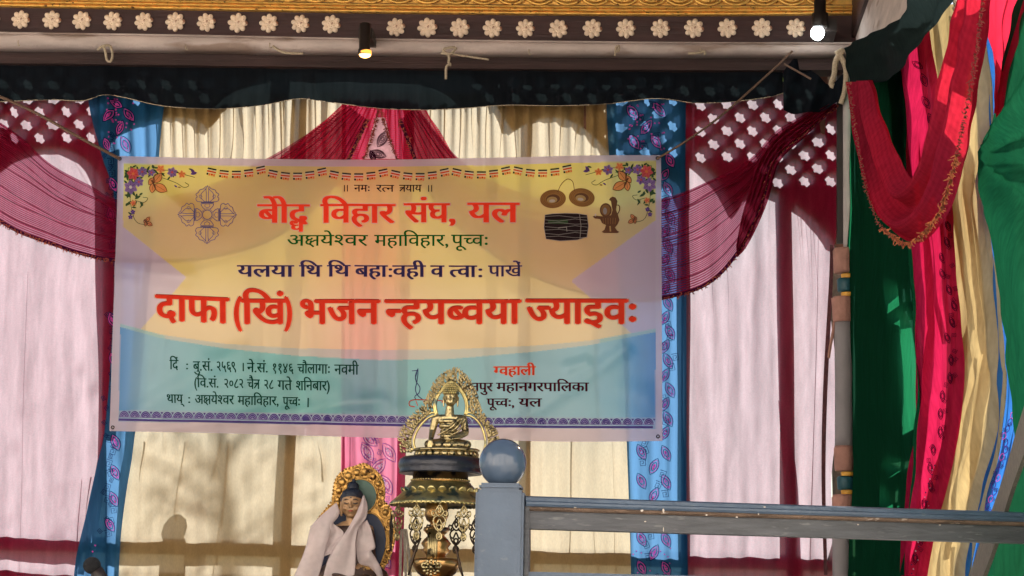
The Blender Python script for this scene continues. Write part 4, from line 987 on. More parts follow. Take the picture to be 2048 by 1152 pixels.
for w_, a, b, h, e in (('िदं', 340, 357, 721, 739), (':', 372, 378, 724, 739), ('बु.सं.', 387, 427, 724, 742), ('२५६९', 434, 473, 725, 743), ('।', 483, 490, 727, 743), ('ने.सं.', 495, 537, 727, 745), ('११४६', 544, 587, 728, 746), ('चौलागाः', 595, 661, 729, 747), ('नवमी', 669, 717, 730, 749),
    ('(', 389, 395, 758, 775), ('िव.सं.', 395, 438, 758, 775), ('२०८२', 448, 488, 759, 776), ('चै{tra}', 495, 520, 760, 778), ('२८', 528, 548, 761, 778), ('गते', 556, 584, 762, 780), ('शिनबार', 592, 654, 763, 781), (')', 654, 661, 764, 782),
    ('थाय्', 334, 366, 790, 806), (':', 376, 382, 791, 806), ('अ{ksh}ये<शवर', 390, 468, 791, 808), ('महािवहार,', 476, 558, 793, 810), ('पू<चवः', 566, 601, 795, 812), ('।', 612, 620, 797, 815)):
    write(tl, w_, a, b, h, e, g, .45, 0, .012)
bpart('date_lettering', tl)
tl = bmesh.new()
write(tl, '<गवहाली', 988, 1071, 734.5, 751, 'red', .9, .8)
write(tl, 'लिलतपुर', 898, 985, 766.6, 783, 'maroon', .9); write(tl, 'महानगरपािलका', 993, 1177, 766.6, 783, 'maroon', .9)
write(tl, 'पू<चवः,', 974, 1029, 798, 814, 'maroon', .9); write(tl, 'यल', 1038, 1083, 798, 814, 'maroon', .9)
bpart('sponsor_lettering', tl)
# logo beside the statue
bm = bmesh.new(); q = bp(.006)
ribbon(bm, [(836, 737), (836, 750), (834, 765), (831, 755), (834, 745)], 1.6, q, ix('navy'))
ribbon(bm, [(p.x, p.y) for p in cr([(836, 738), (831, 752), (833, 764), (840, 775), (838, 786), (830, 793), (832, 800)], 24)], 1.8, q, ix('navy'))
ribbon(bm, [(p.x, p.y) for p in cr([(834, 765), (831, 778), (835, 790), (846, 800)], 14)], 1.8, q, ix('navy')); ribbon(bm, [(824, 742), (835, 741)], 1.5, q, ix('navy'))
ribbon(bm, [(p.x, p.y) for p in cr([(830, 814), (820, 812), (819, 804), (828, 800), (850, 800), (884, 802), (884, 806)], 24)], 2, q, ix('red')); ribbon(bm, [(832, 802), (836, 812)], 1.5, q, ix('red')); ribbon(bm, [(846, 802), (852, 812), (858, 803)], 1.5, q, ix('red'))
bpart('emblem', bm)
# flag bunting
bm = bmesh.new()
def flag(x, y, a, w=17):
    c, s_ = math.cos(a), math.sin(a)
    def q(u, v): return (x + u * c - v * s_, y + u * s_ + v * c)
    for v0, v1, k in ((0, 3.0, 'flagdk'), (3.2, 5.4, 'white'), (5.6, 8.4, 'flagred'), (8.6, 10.4, 'white')):
        polyf(bm, [q(0, v0), q(w, v0), q(w, v1), q(0, v1)], bp(.004), ix(k))
    for k in range(4): polyf(bm, [q(w * k / 4, 10.6), q(w * k / 4 + w * .2, 10.6), q(w * k / 4 + w * .2, 14.5 + (k % 2)), q(w * k / 4, 14.5 + (k % 2))], bp(.004), ix('flagdk' if k == 0 else ('flagor' if k != 2 else 'flagred')))
for g_ in range(6):
    x0 = 416 + g_ * 122.5; y0 = (335, 339, 341, 340, 336.5, 333)[g_]
    for k in range(5):
        t = k / 4; flag(x0 + k * 24, y0 + 6.5 * (1 - (2 * t - 1) ** 2), (.5 - t) * .42, 18)
bpart('flag_bunting', bm)
# corner garlands
def flower(bm, x, y, r, col, cc, n=6, a=0):
    for k in range(n):
        t = a + 2 * math.pi * k / n
        polyf(bm, lens(x + math.cos(t) * r * .55, y + math.sin(t) * r * .55, r * .5, r * .36, t, 5), bp(.0045 + k * .0001), ix(col))
        ribbon(bm, [(x + math.cos(t) * r * .2, y + math.sin(t) * r * .2), (x + math.cos(t) * r * .8, y + math.sin(t) * r * .8)], .7, bp(.0056), ix('violet' if col != 'rose' and col != 'peach' else 'flagred'))
    polyf(bm, circ(x, y, r * .24, None, 8), bp(.006), ix(cc))
def butterfly(bm, x, y, k, m):
    for a, b, an, sc_ in ((.55, -.75, -.9, 1.0), (-.25, -.35, 2.2, .7), (.95, .55, .45, 1.15), (-.1, .55, 1.7, .8)):
        polyf(bm, lens(x + a * k * m, y + b * k, k * .85 * sc_, k * .5 * sc_, an if m > 0 else math.pi - an, 6), bp(.0066), ix('peach')); ribbon(bm, lens(x + a * k * m, y + b * k, k * .85 * sc_, k * .5 * sc_, an if m > 0 else math.pi - an, 6), 1.4, bp(.007), ix('copper'), True)
        ribbon(bm, [(x, y), (x + a * k * 1.6 * m, y + b * k * 1.6)], .8, bp(.0072), ix('copper'))
    ribbon(bm, [(x - 3 * m, y - k * .5), (x + 4 * m, y + k * .6)], 2.4, bp(.0074), ix('copper'))
def garland(m, ox, oy):
    bm = bmesh.new(); X = lambda u: ox + m * u
    rnd = random.Random(5)
    for (pts) in ([(8, 6), (50, 12), (90, 10), (118, 18), (140, 24)], [(8, 6), (10, 60), (14, 90), (22, 112), (38, 118), (52, 116)], [(60, 20), (100, 34), (118, 44), (128, 40), (120, 34)], [(20, 70), (38, 74), (46, 66), (36, 64)]):
        ribbon(bm, [(X(p.x), oy + p.y) for p in cr(pts, 20)], 1.1, bp(.0035), ix('leafgreen'))
    for _ in range(62):
        if rnd.random() < .5: u, v_ = rnd.uniform(2, 78), rnd.uniform(2, 26)
        else: u, v_ = rnd.uniform(2, 34), rnd.uniform(2, 80)
        polyf(bm, lens(X(u), oy + v_, rnd.uniform(4, 7.5), rnd.uniform(1.6, 3), rnd.uniform(0, 6.28), 4), bp(.0036 + rnd.random() * .0006), ix('leafgreen'))
    for u, v_ in ((88, 26), (96, 20), (132, 8), (18, 84), (10, 96), (104, 14)): polyf(bm, lens(X(u), oy + v_, 5, 1.8, rnd.uniform(0, 3), 4), bp(.0036), ix('leafgreen'))
    for u, v_, r_, c_, cc in ((72, 8, 9, 'peach', 'flagor'), (114, 18, 8, 'peach', 'flagor'), (36, 14, 10.5, 'lilac', 'rose'), (54, 15, 8, 'lilac', 'rose'), (18, 18, 13, 'rose', 'flagor'), (95, 14, 10.5, 'lilac', 'rose'), (12, 44, 14, 'lilac', 'white'), (29, 34, 10, 'lilac', 'rose'), (17, 75, 6.5, 'peach', 'rose'), (16, 93, 5, 'violet', 'lilac'), (11, 103, 5, 'violet', 'lilac')):
        flower(bm, X(u), oy + v_, r_, c_, cc, 6 if r_ > 9 else 5, u)
    butterfly(bm, X(58), oy + 38, 15, m); butterfly(bm, X(42), oy + 113, 7, m)
    for u, v_ in ((136, 12), (138, 16)): polyf(bm, lens(X(u), oy + v_, 7, 3.2, u, 5), bp(.0046), ix('violet'))
    polyf(bm, lens(X(102), oy + 42, 4, 1.6, .6, 4), bp(.0046), ix('violet')); polyf(bm, lens(X(109), oy + 44, 3.5, 1.4, .1, 4), bp(.0046), ix('bronze'))
    return bpart('flower_garland', bm)
garland(1, 250, 331); garland(-1, 1311, 326)
# crossed double thunderbolt emblem, line drawing
bm = bmesh.new(); q = bp(.005); cx, cy_ = 415, 430
for k in range(4):
    a = k * math.pi / 2
    def T(u, v_, a=a): return (cx + u * math.cos(a) - v_ * math.sin(a), cy_ + u * math.sin(a) + v_ * math.cos(a))
    def ln(p, w=1.2, col='line', cl_=False, n=20): 
        pp = [(z.x, z.y) for z in cr(p, n)] if len(p) > 2 else p
        ribbon(bm, [T(*z) for z in pp], w, q, ix(col), cl_)
    for s_ in (1, -1):
        ln([(11, 5 * s_), (16, 10 * s_), (22, 12 * s_), (22, 0)], 1.4); ln([(14, 0), (17, 5 * s_), (21, 4 * s_)], 1.1); ln([(24, 13 * s_), (26, 6 * s_), (26, 0)], 1.8)
        ln([(26, 10 * s_), (27, 20 * s_), (33, 23 * s_), (36, 20 * s_), (41, 23 * s_), (45, 18 * s_), (50, 15 * s_), (52, 8 * s_), (57, 3 * s_)], 1.3, n=34)
        ln([(27, 6 * s_), (33, 12 * s_), (42, 12 * s_), (49, 6 * s_), (53, 2.5 * s_)], 1.2); ln([(29, 8 * s_), (36, 16 * s_), (40, 14 * s_), (36, 10 * s_)], 1)
        ln([(26, 2.2 * s_), (44, 2.2 * s_), (51, 2.8 * s_), (59, 0)], 1.2)
    polyf(bm, [T(23.5, -10), T(25.5, -10), T(25.5, 10), T(23.5, 10)], q, ix('line'))
ribbon(bm, circ(cx, cy_, 9.5, None, 24), 1.6, q, ix('line'), True); ribbon(bm, circ(cx, cy_, 12, None, 24), .8, q, ix('line'), True)
bpart('thunderbolt_emblem', bm)
# cymbals
bm = bmesh.new()
for x, y, rx, ry, an in ((1106, 398, 26, 18.5, -.08), (1163.5, 395, 26, 18.5, .1)):
    def rot(pts): return [(x + (u - x) * math.cos(an) - (v_ - y) * math.sin(an), y + (u - x) * math.sin(an) + (v_ - y) * math.cos(an)) for u, v_ in pts]
    polyf(bm, rot(circ(x, y, rx, ry, 30)), bp(.004), ix('bronze'))
    for k in (.92, .8, .68): ribbon(bm, rot(circ(x, y, rx * k, ry * k, 30)), .7, bp(.0045), ix('copper'), True)
    polyf(bm, rot(circ(x, y, 14, 9, 20)), bp(.005), ix('copper')); polyf(bm, rot(circ(x - 2, y + 2, 10.5, 6.5, 20)), bp(.0055), ix('bronzelt')); polyf(bm, rot(circ(x - 2, y + 4, 6, 3, 14)), bp(.006), ix('white'))
ribbon(bm, [(p.x, p.y) for p in cr([(1115, 385), (1122, 370), (1132, 360), (1139, 359), (1146, 365), (1149, 382)], 24)], 1.3, bp(.006), ix('copper'))
bpart('cymbals_print', bm)
# barrel drum
bm = bmesh.new(); dr = [(1090, 430), (1105, 427.5), (1130, 426.5), (1155, 427), (1174, 430), (1177, 452), (1174, 474), (1155, 480), (1120, 482), (1092, 478), (1088, 455)]
polyf(bm, dr, bp(.004), ix('drum')); ribbon(bm, dr, 1.2, bp(.0045), ix('silver'), True)
for i in range(7):
    y0 = 433 + i * 6.8; ribbon(bm, [(1090, y0), (1118, y0 + (2.5 if i % 2 else -1.5)), (1150, y0 + (-2 if i % 2 else 2)), (1175, y0 + 1)], .9, bp(.005), ix('silver'))
ribbon(bm, [(1159, 429), (1162, 452), (1160, 478)], 1.2, bp(.0052), ix('silver')); polyf(bm, [(1096, 440), (1136, 439), (1136, 448), (1096, 447)], bp(.0048), ix('leafgreen')); ribbon(bm, [(1116, 456), (1134, 454)], 2, bp(.0053), ix('silver')); ribbon(bm, [(1133, 455), (1134, 463)], 1.4, bp(.0053), ix('silver'))
bpart('drum_print', bm)
# ritual lamp with jug and mirror disc
bm = bmesh.new(); L_ = [(1203, 464), (1209, 459), (1212, 450), (1204, 446), (1200, 438), (1190, 437), (1185, 433), (1190, 431), (1200, 432), (1212, 433), (1222, 430), (1225, 420), (1223, 410), (1222, 402), (1218, 400), (1220, 396), (1225, 393), (1231, 395), (1235, 402), (1233, 412), (1232, 420), (1236, 430), (1239, 440), (1235, 449), (1230, 455), (1234, 461), (1239, 464), (1235, 466), (1208, 466)]
v_, t_ = fill2d([L_]); vs = [bm.verts.new(bp(.004)(x, y)) for x, y in v_]
for q_ in t_: bm.faces.new([vs[i] for i in q_]).material_index = ix('copper')
ribbon(bm, [(p.x, p.y) for p in cr([(1232, 410), (1238, 411), (1239, 420), (1234, 430)], 12)], 2, bp(.0045), ix('copper'))
polyf(bm, circ(1211.5, 420, 12, 14, 20), bp(.005), ix('copper')); polyf(bm, circ(1211.5, 420, 9, 11, 18), bp(.0055), ix('bronze')); polyf(bm, circ(1210, 422, 4, 7, 10), bp(.006), ix('silver'))
for k in range(6): ribbon(bm, [(1206 + k * 5, 436), (1206 + k * 5 + (2.5 - k) * .3, 448)], 1.3, bp(.0055), ix('bronze'))
ribbon(bm, [(1220, 452), (1221, 463)], 3, bp(.0055), ix('bronzelt')); polyf(bm, circ(1191, 430, 1.6, 3, 8), bp(.005), ix('white'))
bpart('ritual_lamp_print', bm)
# lace border along the bottom
bm = bmesh.new()
def by(x): return yat([(200, 841), (560, 848), (900, 855), (1340, 857)], x)
top = [(x, by(x) - 4.5) for x in range(238, 1313, 12)]; bot_ = [(x, by(x)) for x in range(238, 1313, 12)]
for (a, b), (c, d) in zip(zip(top, bot_), zip(top[1:], bot_[1:])): polyf(bm, [a, c, d, b], bp(.004), ix('purple'))
x = 249
while x < 1310:
    y = by(x) - 7
    pts = [(x + 10 * math.cos(t), y - 13 * math.sin(t)) for t in [math.pi * k / 10 for k in range(11)]]
    polyf(bm, pts, bp(.004), ix('purple'))
    for r_, c_ in ((8.2, 'lace'), (5.6, 'lace'), (3, 'lace')): ribbon(bm, [(x + r_ * math.cos(t), y - r_ * 1.25 * math.sin(t)) for t in [math.pi * k / 8 for k in range(9)]], .9, bp(.0046), ix(c_))
    ribbon(bm, [(x + 8, y + .5), (x + 10.7, y - 5), (x + 13.4, y + .5)], 1, bp(.0046), ix('lace')); polyf(bm, [(x + 8, y - 12), (x + 13.4, y - 12), (x + 10.7, y - 7)], bp(.0043), ix('purple'))
    polyf(bm, circ(x, y - 2, 1.3, 1.6, 8), bp(.0049), ix('lace'))
    x += 21.4
bpart('lace_border', bm)
for x, y in ((241, 319), (1315, 317), (226, 855), (1316, 873)):
    bm = bmesh.new(); s0 = S(YB); c = bp(.004)(x, y)
    pts = [c + Vector((3 * s0 * math.cos(t), 0, 3 * s0 * math.sin(t))) for t in [2 * math.pi * k / 12 for k in range(13)]]
    tube(bm, pts, 1.1 * s0, 6, 0, False); par(link('eyelet', bm, M['darkmetal']), ban)

# ---------------------------------------------------------------- grey railing in the foreground
rl = empty('grey_railing', P(1000, 1200, 6.05)); tag(rl, 'grey painted wooden railing with round ball on its square post', 'railing')
YR = 6.0; sR = S(YR)
a0 = P(951, 990, YR); b0 = P(1048, 990, YR); zt = P(1000, 973, YR).z
xa, xb = a0.x, b0.x; dp = xb - xa
def bevbox(name, a, b, mat, root, bev=.006):
    bm = bmesh.new(); box(bm, a, b); bmesh.ops.bevel(bm, geom=bm.edges[:], offset=bev, segments=2, affect='EDGES'); return prt(name, bm, mat, root)
bevbox('newel_post', (xa, YR, 1.0), (xb, YR + dp, zt - .008), M['railgrey'], rl, .007)
bevbox('post_cap', (xa + .008, YR + .004, zt - .008), (xb - .008, YR + dp - .004, zt + .010), M['railgrey'], rl, .006)
bm = bmesh.new(); c = P(1005.5, 926, YR + dp / 2); r = 47 * sR * 1.01
ball(bm, c, (r, r, r * 1.03), 0, 40, 24); prt('ball_finial', bm, M['railball'], rl)
A = P(1048, 992, YR + .045); d2 = ray(2160, 1028.5); t2 = (A.z - 1.6) / d2.z; Bp = CAMP + d2 * t2
dirv = (Bp - A); dirv.z = 0; dirv.normalize(); nrmv = Vector((dirv.y, -dirv.x, 0))      # towards the camera
if nrmv.y > 0: nrmv = -nrmv
def zat(py): return P(1048, py, YR + .045).z
def railpiece(name, z1, z0, front, back, mat, prof=None, bev=.004):
    bm = bmesh.new(); L_ = (Bp - A).length
    pr = prof or [(-back, z0), (front, z0), (front, z1), (-back, z1)]
    n = 16; rows = []
    for k in range(n + 1):
        c = A + dirv * (L_ * k / n)
        rows.append([bm.verts.new(Vector((c.x, c.y, 0)) + nrmv * u + Vector((0, 0, z))) for u, z in pr])
    for r0, r1 in zip(rows, rows[1:]):
        for i in range(len(pr)): bm.faces.new((r0[i], r0[(i+1) % len(pr)], r1[(i+1) % len(pr)], r1[i]))
    bm.faces.new(rows[0]); bm.faces.new(rows[-1])
    return prt(name, bm, mat, rl)
z1, z2, z3, z4 = zat(992), zat(1013), zat(1021), zat(1057)
railpiece('handrail', 0, 0, 0, 0, M['railgrey'], [(-.09, z2), (.022, z2), (.026, z2 + .006), (.026, z1 - .016), (.020, z1 - .013), (.018, z1 - .004), (.008, z1), (-.09, z1)])
railpiece('worn_ledge', 0, 0, 0, 0, M['railedge'], [(-.08, z3), (.008, z3), (.014, z3 + .004), (.016, z2 - .0005), (-.08, z2 - .0005)])
railpiece('rail_board', z3 - .0005, z4, .0, .06, M['railface'])
bm = bmesh.new()
for k, (px, py, w, h) in enumerate(((1284, 1021, 7, 5), (1327, 1021, 5, 9), (1290, 1043, 5, 3), (1327, 1059, 2, 12), (1413, 1030, 5, 3), (1474, 1034, 6, 3), (1517, 1028, 3, 4), (1529, 1014, 6, 3), (1716, 1049, 5, 3), (1880, 1050, 6, 2), (1150, 1015, 6, 2))):
    d_ = ray(px, py); nn = nrmv; c0 = A + nn * (.031 if py < 1035 else .004); t_ = (c0 - CAMP).dot(nn) / d_.dot(nn); c = CAMP + d_ * t_
    pts = [c + dirv * (math.cos(a) * w * sR * .55 * random.uniform(.6, 1.1)) + Vector((0, 0, math.sin(a) * h * sR * .55 * random.uniform(.6, 1.1))) for a in [z * .9 for z in range(7)]]
    bm.faces.new([bm.verts.new(p) for p in pts])
prt('paint_chip', bm, M['chip'], rl)
railpiece('lower_rail', zat(1143), zat(1190), .0, .06, M['railgrey'])
bevbox('post_block', (xb + .0005, YR + .03, 1.2), (xb + .013, YR + dp, zat(1000)), M['railface'], rl, .003)
railpiece('foot_rail', zat(1400), zat(1450), .0, .06, M['railgrey'])

# ---------------------------------------------------------------- altar table
YL = 7.6; sL = S(YL); zT = P(880, 1222, YL).z
at_ = empty('altar_table', P(800, 1222, 7.7)); tag(at_, 'dark wooden altar table carrying the lamp and the gilded statue', 'table')
ta, tb = P(520, 1222, YL), P(1080, 1222, YL)
bevbox('table_top', (ta.x, 7.25, zT - .05), (tb.x, 8.25, zT), M['tabletop'], at_, .005)
for x in (ta.x + .02, tb.x - .09):
    for y in (7.28, 8.15): bevbox('leg', (x, y, 1.0), (x + .07, y + .07, zT - .0505), M['tabletop'], at_, .004)

# ---------------------------------------------------------------- brass pedestal lamp with canopy
def loc(px, py, Y):
    O = P(px, py, Y); s_ = S(Y)
    return lambda x, z, y=0: O + Vector((x * s_, y * s_, z * s_))
def capsule(bm, a, b, ra, rb):
    a, b = Vector(a), Vector(b); ball(bm, a, ra, 0, 12, 8); ball(bm, b, rb, 0, 12, 8); tube(bm, [a, a.lerp(b, .5), b], [ra, (ra + rb) / 2, rb], 12)
Q = loc(880, 1000, YL); q = sL
pl = empty('pedestal_lamp', Q(0, -222)); tag(pl, 'tall brass pedestal lamp with dark disc, bell canopy and hanging filigree pendants', 'lamp')
def LA(name, prof, mat, n=56, cx=0): 
    bm = bmesh.new(); lathe(bm, Q(cx, 0), [(max(.01, r) * q, z * q) for r, z in prof], n); return prt(name, bm, mat, pl)
LA('black_disc', [(55, 84), (74, 84), (81, 80), (84, 72), (84, 64), (81, 58), (83, 55), (82, 51), (70, 52), (50, 58)], M['blackdisc'])
bm = bmesh.new(); bmc = Q(0, 0)
lathe(bm, bmc, [(r * q, z * q) for r, z in [(50, 60), (54, 57), (54, 50), (55, 49), (55, 41), (58, 39), (58, 36), (56, 34)]], 56); prt('neck_ring', bm, M['copper'], pl)
bell = [(56, 36), (60, 34), (62, 31), (70, 22), (77, 12), (84, 6), (91, 0), (97, -5), (99, -9), (97, -12), (92, -9), (80, -6), (60, -2), (40, 0)]
bl = LA('bell_canopy', bell, M['brassold'], 72)
bm = bmesh.new()
for k in range(22):
    a = 2 * math.pi * k / 22
    for t in range(2):
        rr_, zz = (68 + 6 * t) , 20 - 8 * t
    c = Q(0, 15) + Vector((math.cos(a) * 72 * q, math.sin(a) * 72 * q, 0))
    ball(bm, c, (9.5 * q, 3.2 * q, 11 * q), 0, 12, 8, Matrix.Rotation(a + math.pi / 2, 3, 'Z') @ Matrix.Rotation(R(38), 3, 'X'))
prt('lotus_petals', bm, M['brassold'], pl)
bm = bmesh.new()
for k in range(64):
    a = 2 * math.pi * k / 64; ball(bm, Q(0, -10) + Vector((math.cos(a) * 97.5 * q, math.sin(a) * 97.5 * q, 0)), 3.0 * q, 0, 8, 6)
for k in range(60):
    a = 2 * math.pi * k / 60; ball(bm, Q(0, 38.5) + Vector((math.cos(a) * 58 * q, math.sin(a) * 58 * q, 0)), 1.6 * q, 0, 6, 5)
prt('beaded_rim', bm, M['brassold'], pl)
LA('column', [(20, -1), (22, -14), (24, -30), (20, -40), (12, -46), (10, -52), (24, -54), (26, -60), (20, -66), (16, -70), (24, -78), (30, -86), (24, -94), (28, -100), (20, -108), (18, -114)], M['copper'], 40, -6)
LA('oil_bowl', [(14, -112), (30, -114), (46, -117), (49, -122), (46, -132), (38, -144), (26, -154), (14, -160), (12, -170), (24, -182), (40, -196), (52, -210), (56, -222)], M['copper'], 48, -4)
bm = bmesh.new()
for dx in (-7, -3.5, 0, 3.5, 7): tube(bm, [Q(dx - 10, -58, -30), Q(dx - 10, -90, -34), Q(dx - 10, -118, -40)], 2.3 * q, 8)
for dx in (-9, 9): tube(bm, [Q(dx - 10, -56, -29), Q(dx - 10, -118, -38)], 1.2 * q, 6)
prt('reeded_handle', bm, M['brass'], pl)
bm = bmesh.new(); c = Q(-10, -134, -47)
for rr_, nn, k_ in ((15, 12, 4.2), (9, 8, 3.6)):
    for k in range(nn):
        a = 2 * math.pi * k / nn; ball(bm, c + Vector((math.cos(a) * rr_ * q, -q * (18 - rr_) * .3, math.sin(a) * rr_ * .9 * q)), (k_ * q, 2.5 * q, k_ * .8 * q), 0, 8, 6, Matrix.Rotation(-a, 3, 'Y'))
ball(bm, c + Vector((0, -4 * q, 0)), 5 * q, 0, 10, 8)
for sgn in (-1, 1): tube(bm, cr([c, c + Vector((sgn * 12 * q, 0, 10 * q)), c + Vector((sgn * 19 * q, 0, 4 * q)), c + Vector((sgn * 15 * q, 0, -2 * q))], 12), 1.8 * q, 6)
prt('rosette_ornament', bm, M['brass'], pl)
for sgn, pts in ((-1, [(-34, -76), (-44, -100), (-53, -128), (-57, -150)]), (1, [(30, -80), (38, -104), (44, -132), (50, -150)])):
    bm = bmesh.new(); tube(bm, [Q(x, z, -20) for x, z in pts], [1.6 * q, 2 * q, 3.2 * q, 2 * q], 8); prt('side_arm', bm, M['darkmetal'], pl)
# one pendant, copied round the rim; rear copies darkened in place of shade
bm = bmesh.new()
def pt(x, z): return Vector((x * q, 0, z * q))
tube(bm, [pt(2.5 * math.cos(t), -3 + 3 * math.sin(t)) for t in [2 * math.pi * k / 10 for k in range(11)]], 1.1 * q, 6, 0, False)
for sgn in (-1, 1):
    for p in ([(0, -7), (5 * sgn, -14), (8 * sgn, -22), (4 * sgn, -28), (0, -31)], [(0, -12), (3 * sgn, -18), (0, -25)], [(8 * sgn, -22), (14 * sgn, -20), (15 * sgn, -27), (11 * sgn, -30), (9 * sgn, -25)], [(4 * sgn, -28), (11 * sgn, -34), (12 * sgn, -42), (6 * sgn, -46), (3 * sgn, -40), (0, -34)],
              [(12 * sgn, -42), (9 * sgn, -50), (5 * sgn, -56), (0, -60)], [(0, -46), (4.5 * sgn, -50), (0, -58)], [(6 * sgn, -46), (2 * sgn, -50)], [(0, -60), (5 * sgn, -66), (4 * sgn, -73), (0, -76)], [(0, -62), (2 * sgn, -68), (0, -72)]):
        tube(bm, cr([pt(*z) for z in p], 8), 1.75 * q, 6)
pend = bmesh.new(); 
p0 = None
for k, (x, yy, mk, rz) in enumerate(((-77, -60, 'brass', .9), (-37, -88, 'brass', .35), (8, -94, 'brass', -.1), (54, -78, 'brass', -.5), (88, -35, 'darkmetal', -1.1), (-55, 76, 'darkmetal', -.5), (-19, 92, 'darkmetal', -.2), (26, 92, 'darkmetal', .2), (66, 68, 'darkmetal', .7), (-96, 5, 'darkmetal', 1.5))):
    if p0 is None: p0 = link('pendant', bm, M['brass'], None, True); o = p0
    elif mk == 'brass': o = p0.copy(); COL.objects.link(o)
    else:
        o = p0.copy(); o.data = p0.data.copy(); o.data.materials[0] = M[mk]; COL.objects.link(o)
    par(o, pl); o.location = Q(x, -7 - (0 if yy < 0 else 18), yy); o.rotation_euler = (0, 0, rz)
pend.free()

# ---------------------------------------------------------------- seated brass figure on a lotus base
Q2 = loc(896, 899, YL - .005)
bs = empty('brass_statue', Q2(0, -16)); tag(bs, 'small seated brass Buddha with open flame halo on top of the pedestal lamp', 'statue')
bm = bmesh.new(); V3 = lambda x, z, y=0: Q2(x, z, y)
for sg in (-1, 1):                                             # folded legs
    capsule(bm, V3(12 * sg, 12, 6), V3(38 * sg, 9, -8), 11.5 * q, 9 * q); capsule(bm, V3(38 * sg, 8, -8), V3(-4 * sg, 7, -24), 8.5 * q, 7 * q)
ball(bm, V3(0, 10, -4), (32 * q, 20 * q, 9 * q))
for (z, rx, ry) in ((16, 21, 14), (26, 18.5, 12.5), (36, 18.5, 12), (46, 21.5, 12.5), (56, 25, 12.5), (63, 24, 10.5)): ball(bm, V3(1, z, 2), (rx * q, ry * q, 8 * q))
capsule(bm, V3(-22, 62, 2), V3(24, 62, 2), 8 * q, 8 * q)
capsule(bm, V3(1, 66, 1), V3(2, 84, -1), 9.5 * q, 8 * q)                                         # neck
capsule(bm, V3(-27, 60, 2), V3(-32, 36, 2), 8 * q, 6.8 * q); capsule(bm, V3(-32, 36, 2), V3(-33, 16, -22), 6.6 * q, 4.8 * q)   # arm touching the earth
capsule(bm, V3(29, 60, 2), V3(34, 36, 4), 8.2 * q, 7 * q); capsule(bm, V3(34, 35, 3), V3(10, 20, -20), 6.6 * q, 5 * q)
ball(bm, V3(-33.5, 13, -25), (5 * q, 3.4 * q, 6 * q))
for k in range(4): capsule(bm, V3(-37 + k * 2.4, 11, -27), V3(-37.4 + k * 2.5, -1 - (k in (1, 2)) * 1.6, -28), 1.5 * q, 1.1 * q)
capsule(bm, V3(-28.5, 14, -26), V3(-27, 7, -29), 1.5 * q, 1.1 * q)
ball(bm, V3(2, 18, -23), (9 * q, 5 * q, 3.4 * q))
for k in range(4): capsule(bm, V3(-1, 18.5, -20 - k * 2.2), V3(-11, 18, -20 - k * 2.2), 1.5 * q, 1.1 * q)
capsule(bm, V3(4, 20, -27), V3(-3, 22.5, -28), 1.5 * q, 1.1 * q)
hx = 3.5                                                      # head
ball(bm, V3(hx, 104, -2), (14.5 * q, 14.5 * q, 16.5 * q), 0, 20, 14); ball(bm, V3(hx, 95, -5), (11 * q, 11 * q, 9.5 * q)); ball(bm, V3(hx, 89.5, -8.5), (5 * q, 4.5 * q, 3.6 * q))
capsule(bm, V3(hx, 107, -16.2), V3(hx, 98.5, -18), 1.3 * q, 2.1 * q)
for sg in (-1, 1):
    capsule(bm, V3(hx + 3 * sg, 107.6, -15.8), V3(hx + 10 * sg, 107.5, -12.6), 1.1 * q, .8 * q); ball(bm, V3(hx + 6 * sg, 103, -14.2), (3.9 * q, 1.7 * q, 1.7 * q))
    capsule(bm, V3(hx + 14.4 * sg, 103, 0), V3(hx + 13.8 * sg, 86, -1), 2.4 * q, 1.7 * q)
capsule(bm, V3(hx - 4, 93.2, -14.4), V3(hx + 4, 93.2, -14.4), 1.2 * q, 1.2 * q); ball(bm, V3(hx, 91.2, -14), (3 * q, 1.6 * q, 1.2 * q))
remesh('body', bm, M['brass'], .95 * q, None, 3, .5); body = bpy.data.objects['body']; par(body, bs)
bm = bmesh.new()
for j in range(6):
    z = 112 + j * 4.2; r_ = 15.2 * math.sqrt(max(.04, 1 - ((z - 108) / 24) ** 2)); n_ = max(5, int(r_ * 1.6))
    for k in range(n_):
        a = 2 * math.pi * (k + .5 * (j % 2)) / n_; ball(bm, V3(hx + r_ * math.cos(a), z, -1 + r_ * math.sin(a)), 2.3 * q, 0, 7, 5)
ball(bm, V3(hx, 113, -1), (14.2 * q, 14.2 * q, 11 * q)); ball(bm, V3(hx, 127, -1), (7 * q, 7 * q, 7.5 * q)); ball(bm, V3(hx, 135, -1), (2.4 * q, 2.4 * q, 3.2 * q))
prt('curled_hair', bm, M['brassold'], bs)
bm = bmesh.new()                                               # robe: diagonal hem and folds
def fold(pts, r_, fl=1): tube(bm, cr([V3(*p) for p in pts], 16), [r_ * q * (.6 + .4 * math.sin(math.pi * i / 16)) for i in range(17)], 7)
fold([(30, 68, -4), (20, 58, -11), (8, 44, -12.5), (-8, 34, -13), (-20, 27, -13)], 2.6)
fold([(33, 64, -5), (24, 52, -11), (14, 40, -13), (-4, 30, -14)], 2.2); fold([(34, 58, -6), (28, 46, -10), (20, 35, -14), (6, 27, -16)], 2); fold([(26, 69, -2), (14, 57, -11), (2, 46, -12.5), (-14, 37, -13)], 1.6)
fold([(-8, 22, -17), (-10, 8, -26), (-6, -2, -29)], 1.6); fold([(20, 16, -20), (8, 10, -27), (-8, 8, -28)], 1.5); fold([(40, 30, -3), (26, 22, -18), (6, 19, -24)], 1.8)
for z in (48, 42, 36): fold([(26 + (48 - z) * .3, z, -5), (34 + (48 - z) * .1, z - 2, -6), (41, z - 1, 0)], 1.1)
for sg in (-1, 1): fold([(-44 if sg < 0 else 46, 8, -10), (20 * sg, 3, -26), (0, 0, -30)], 1.3)
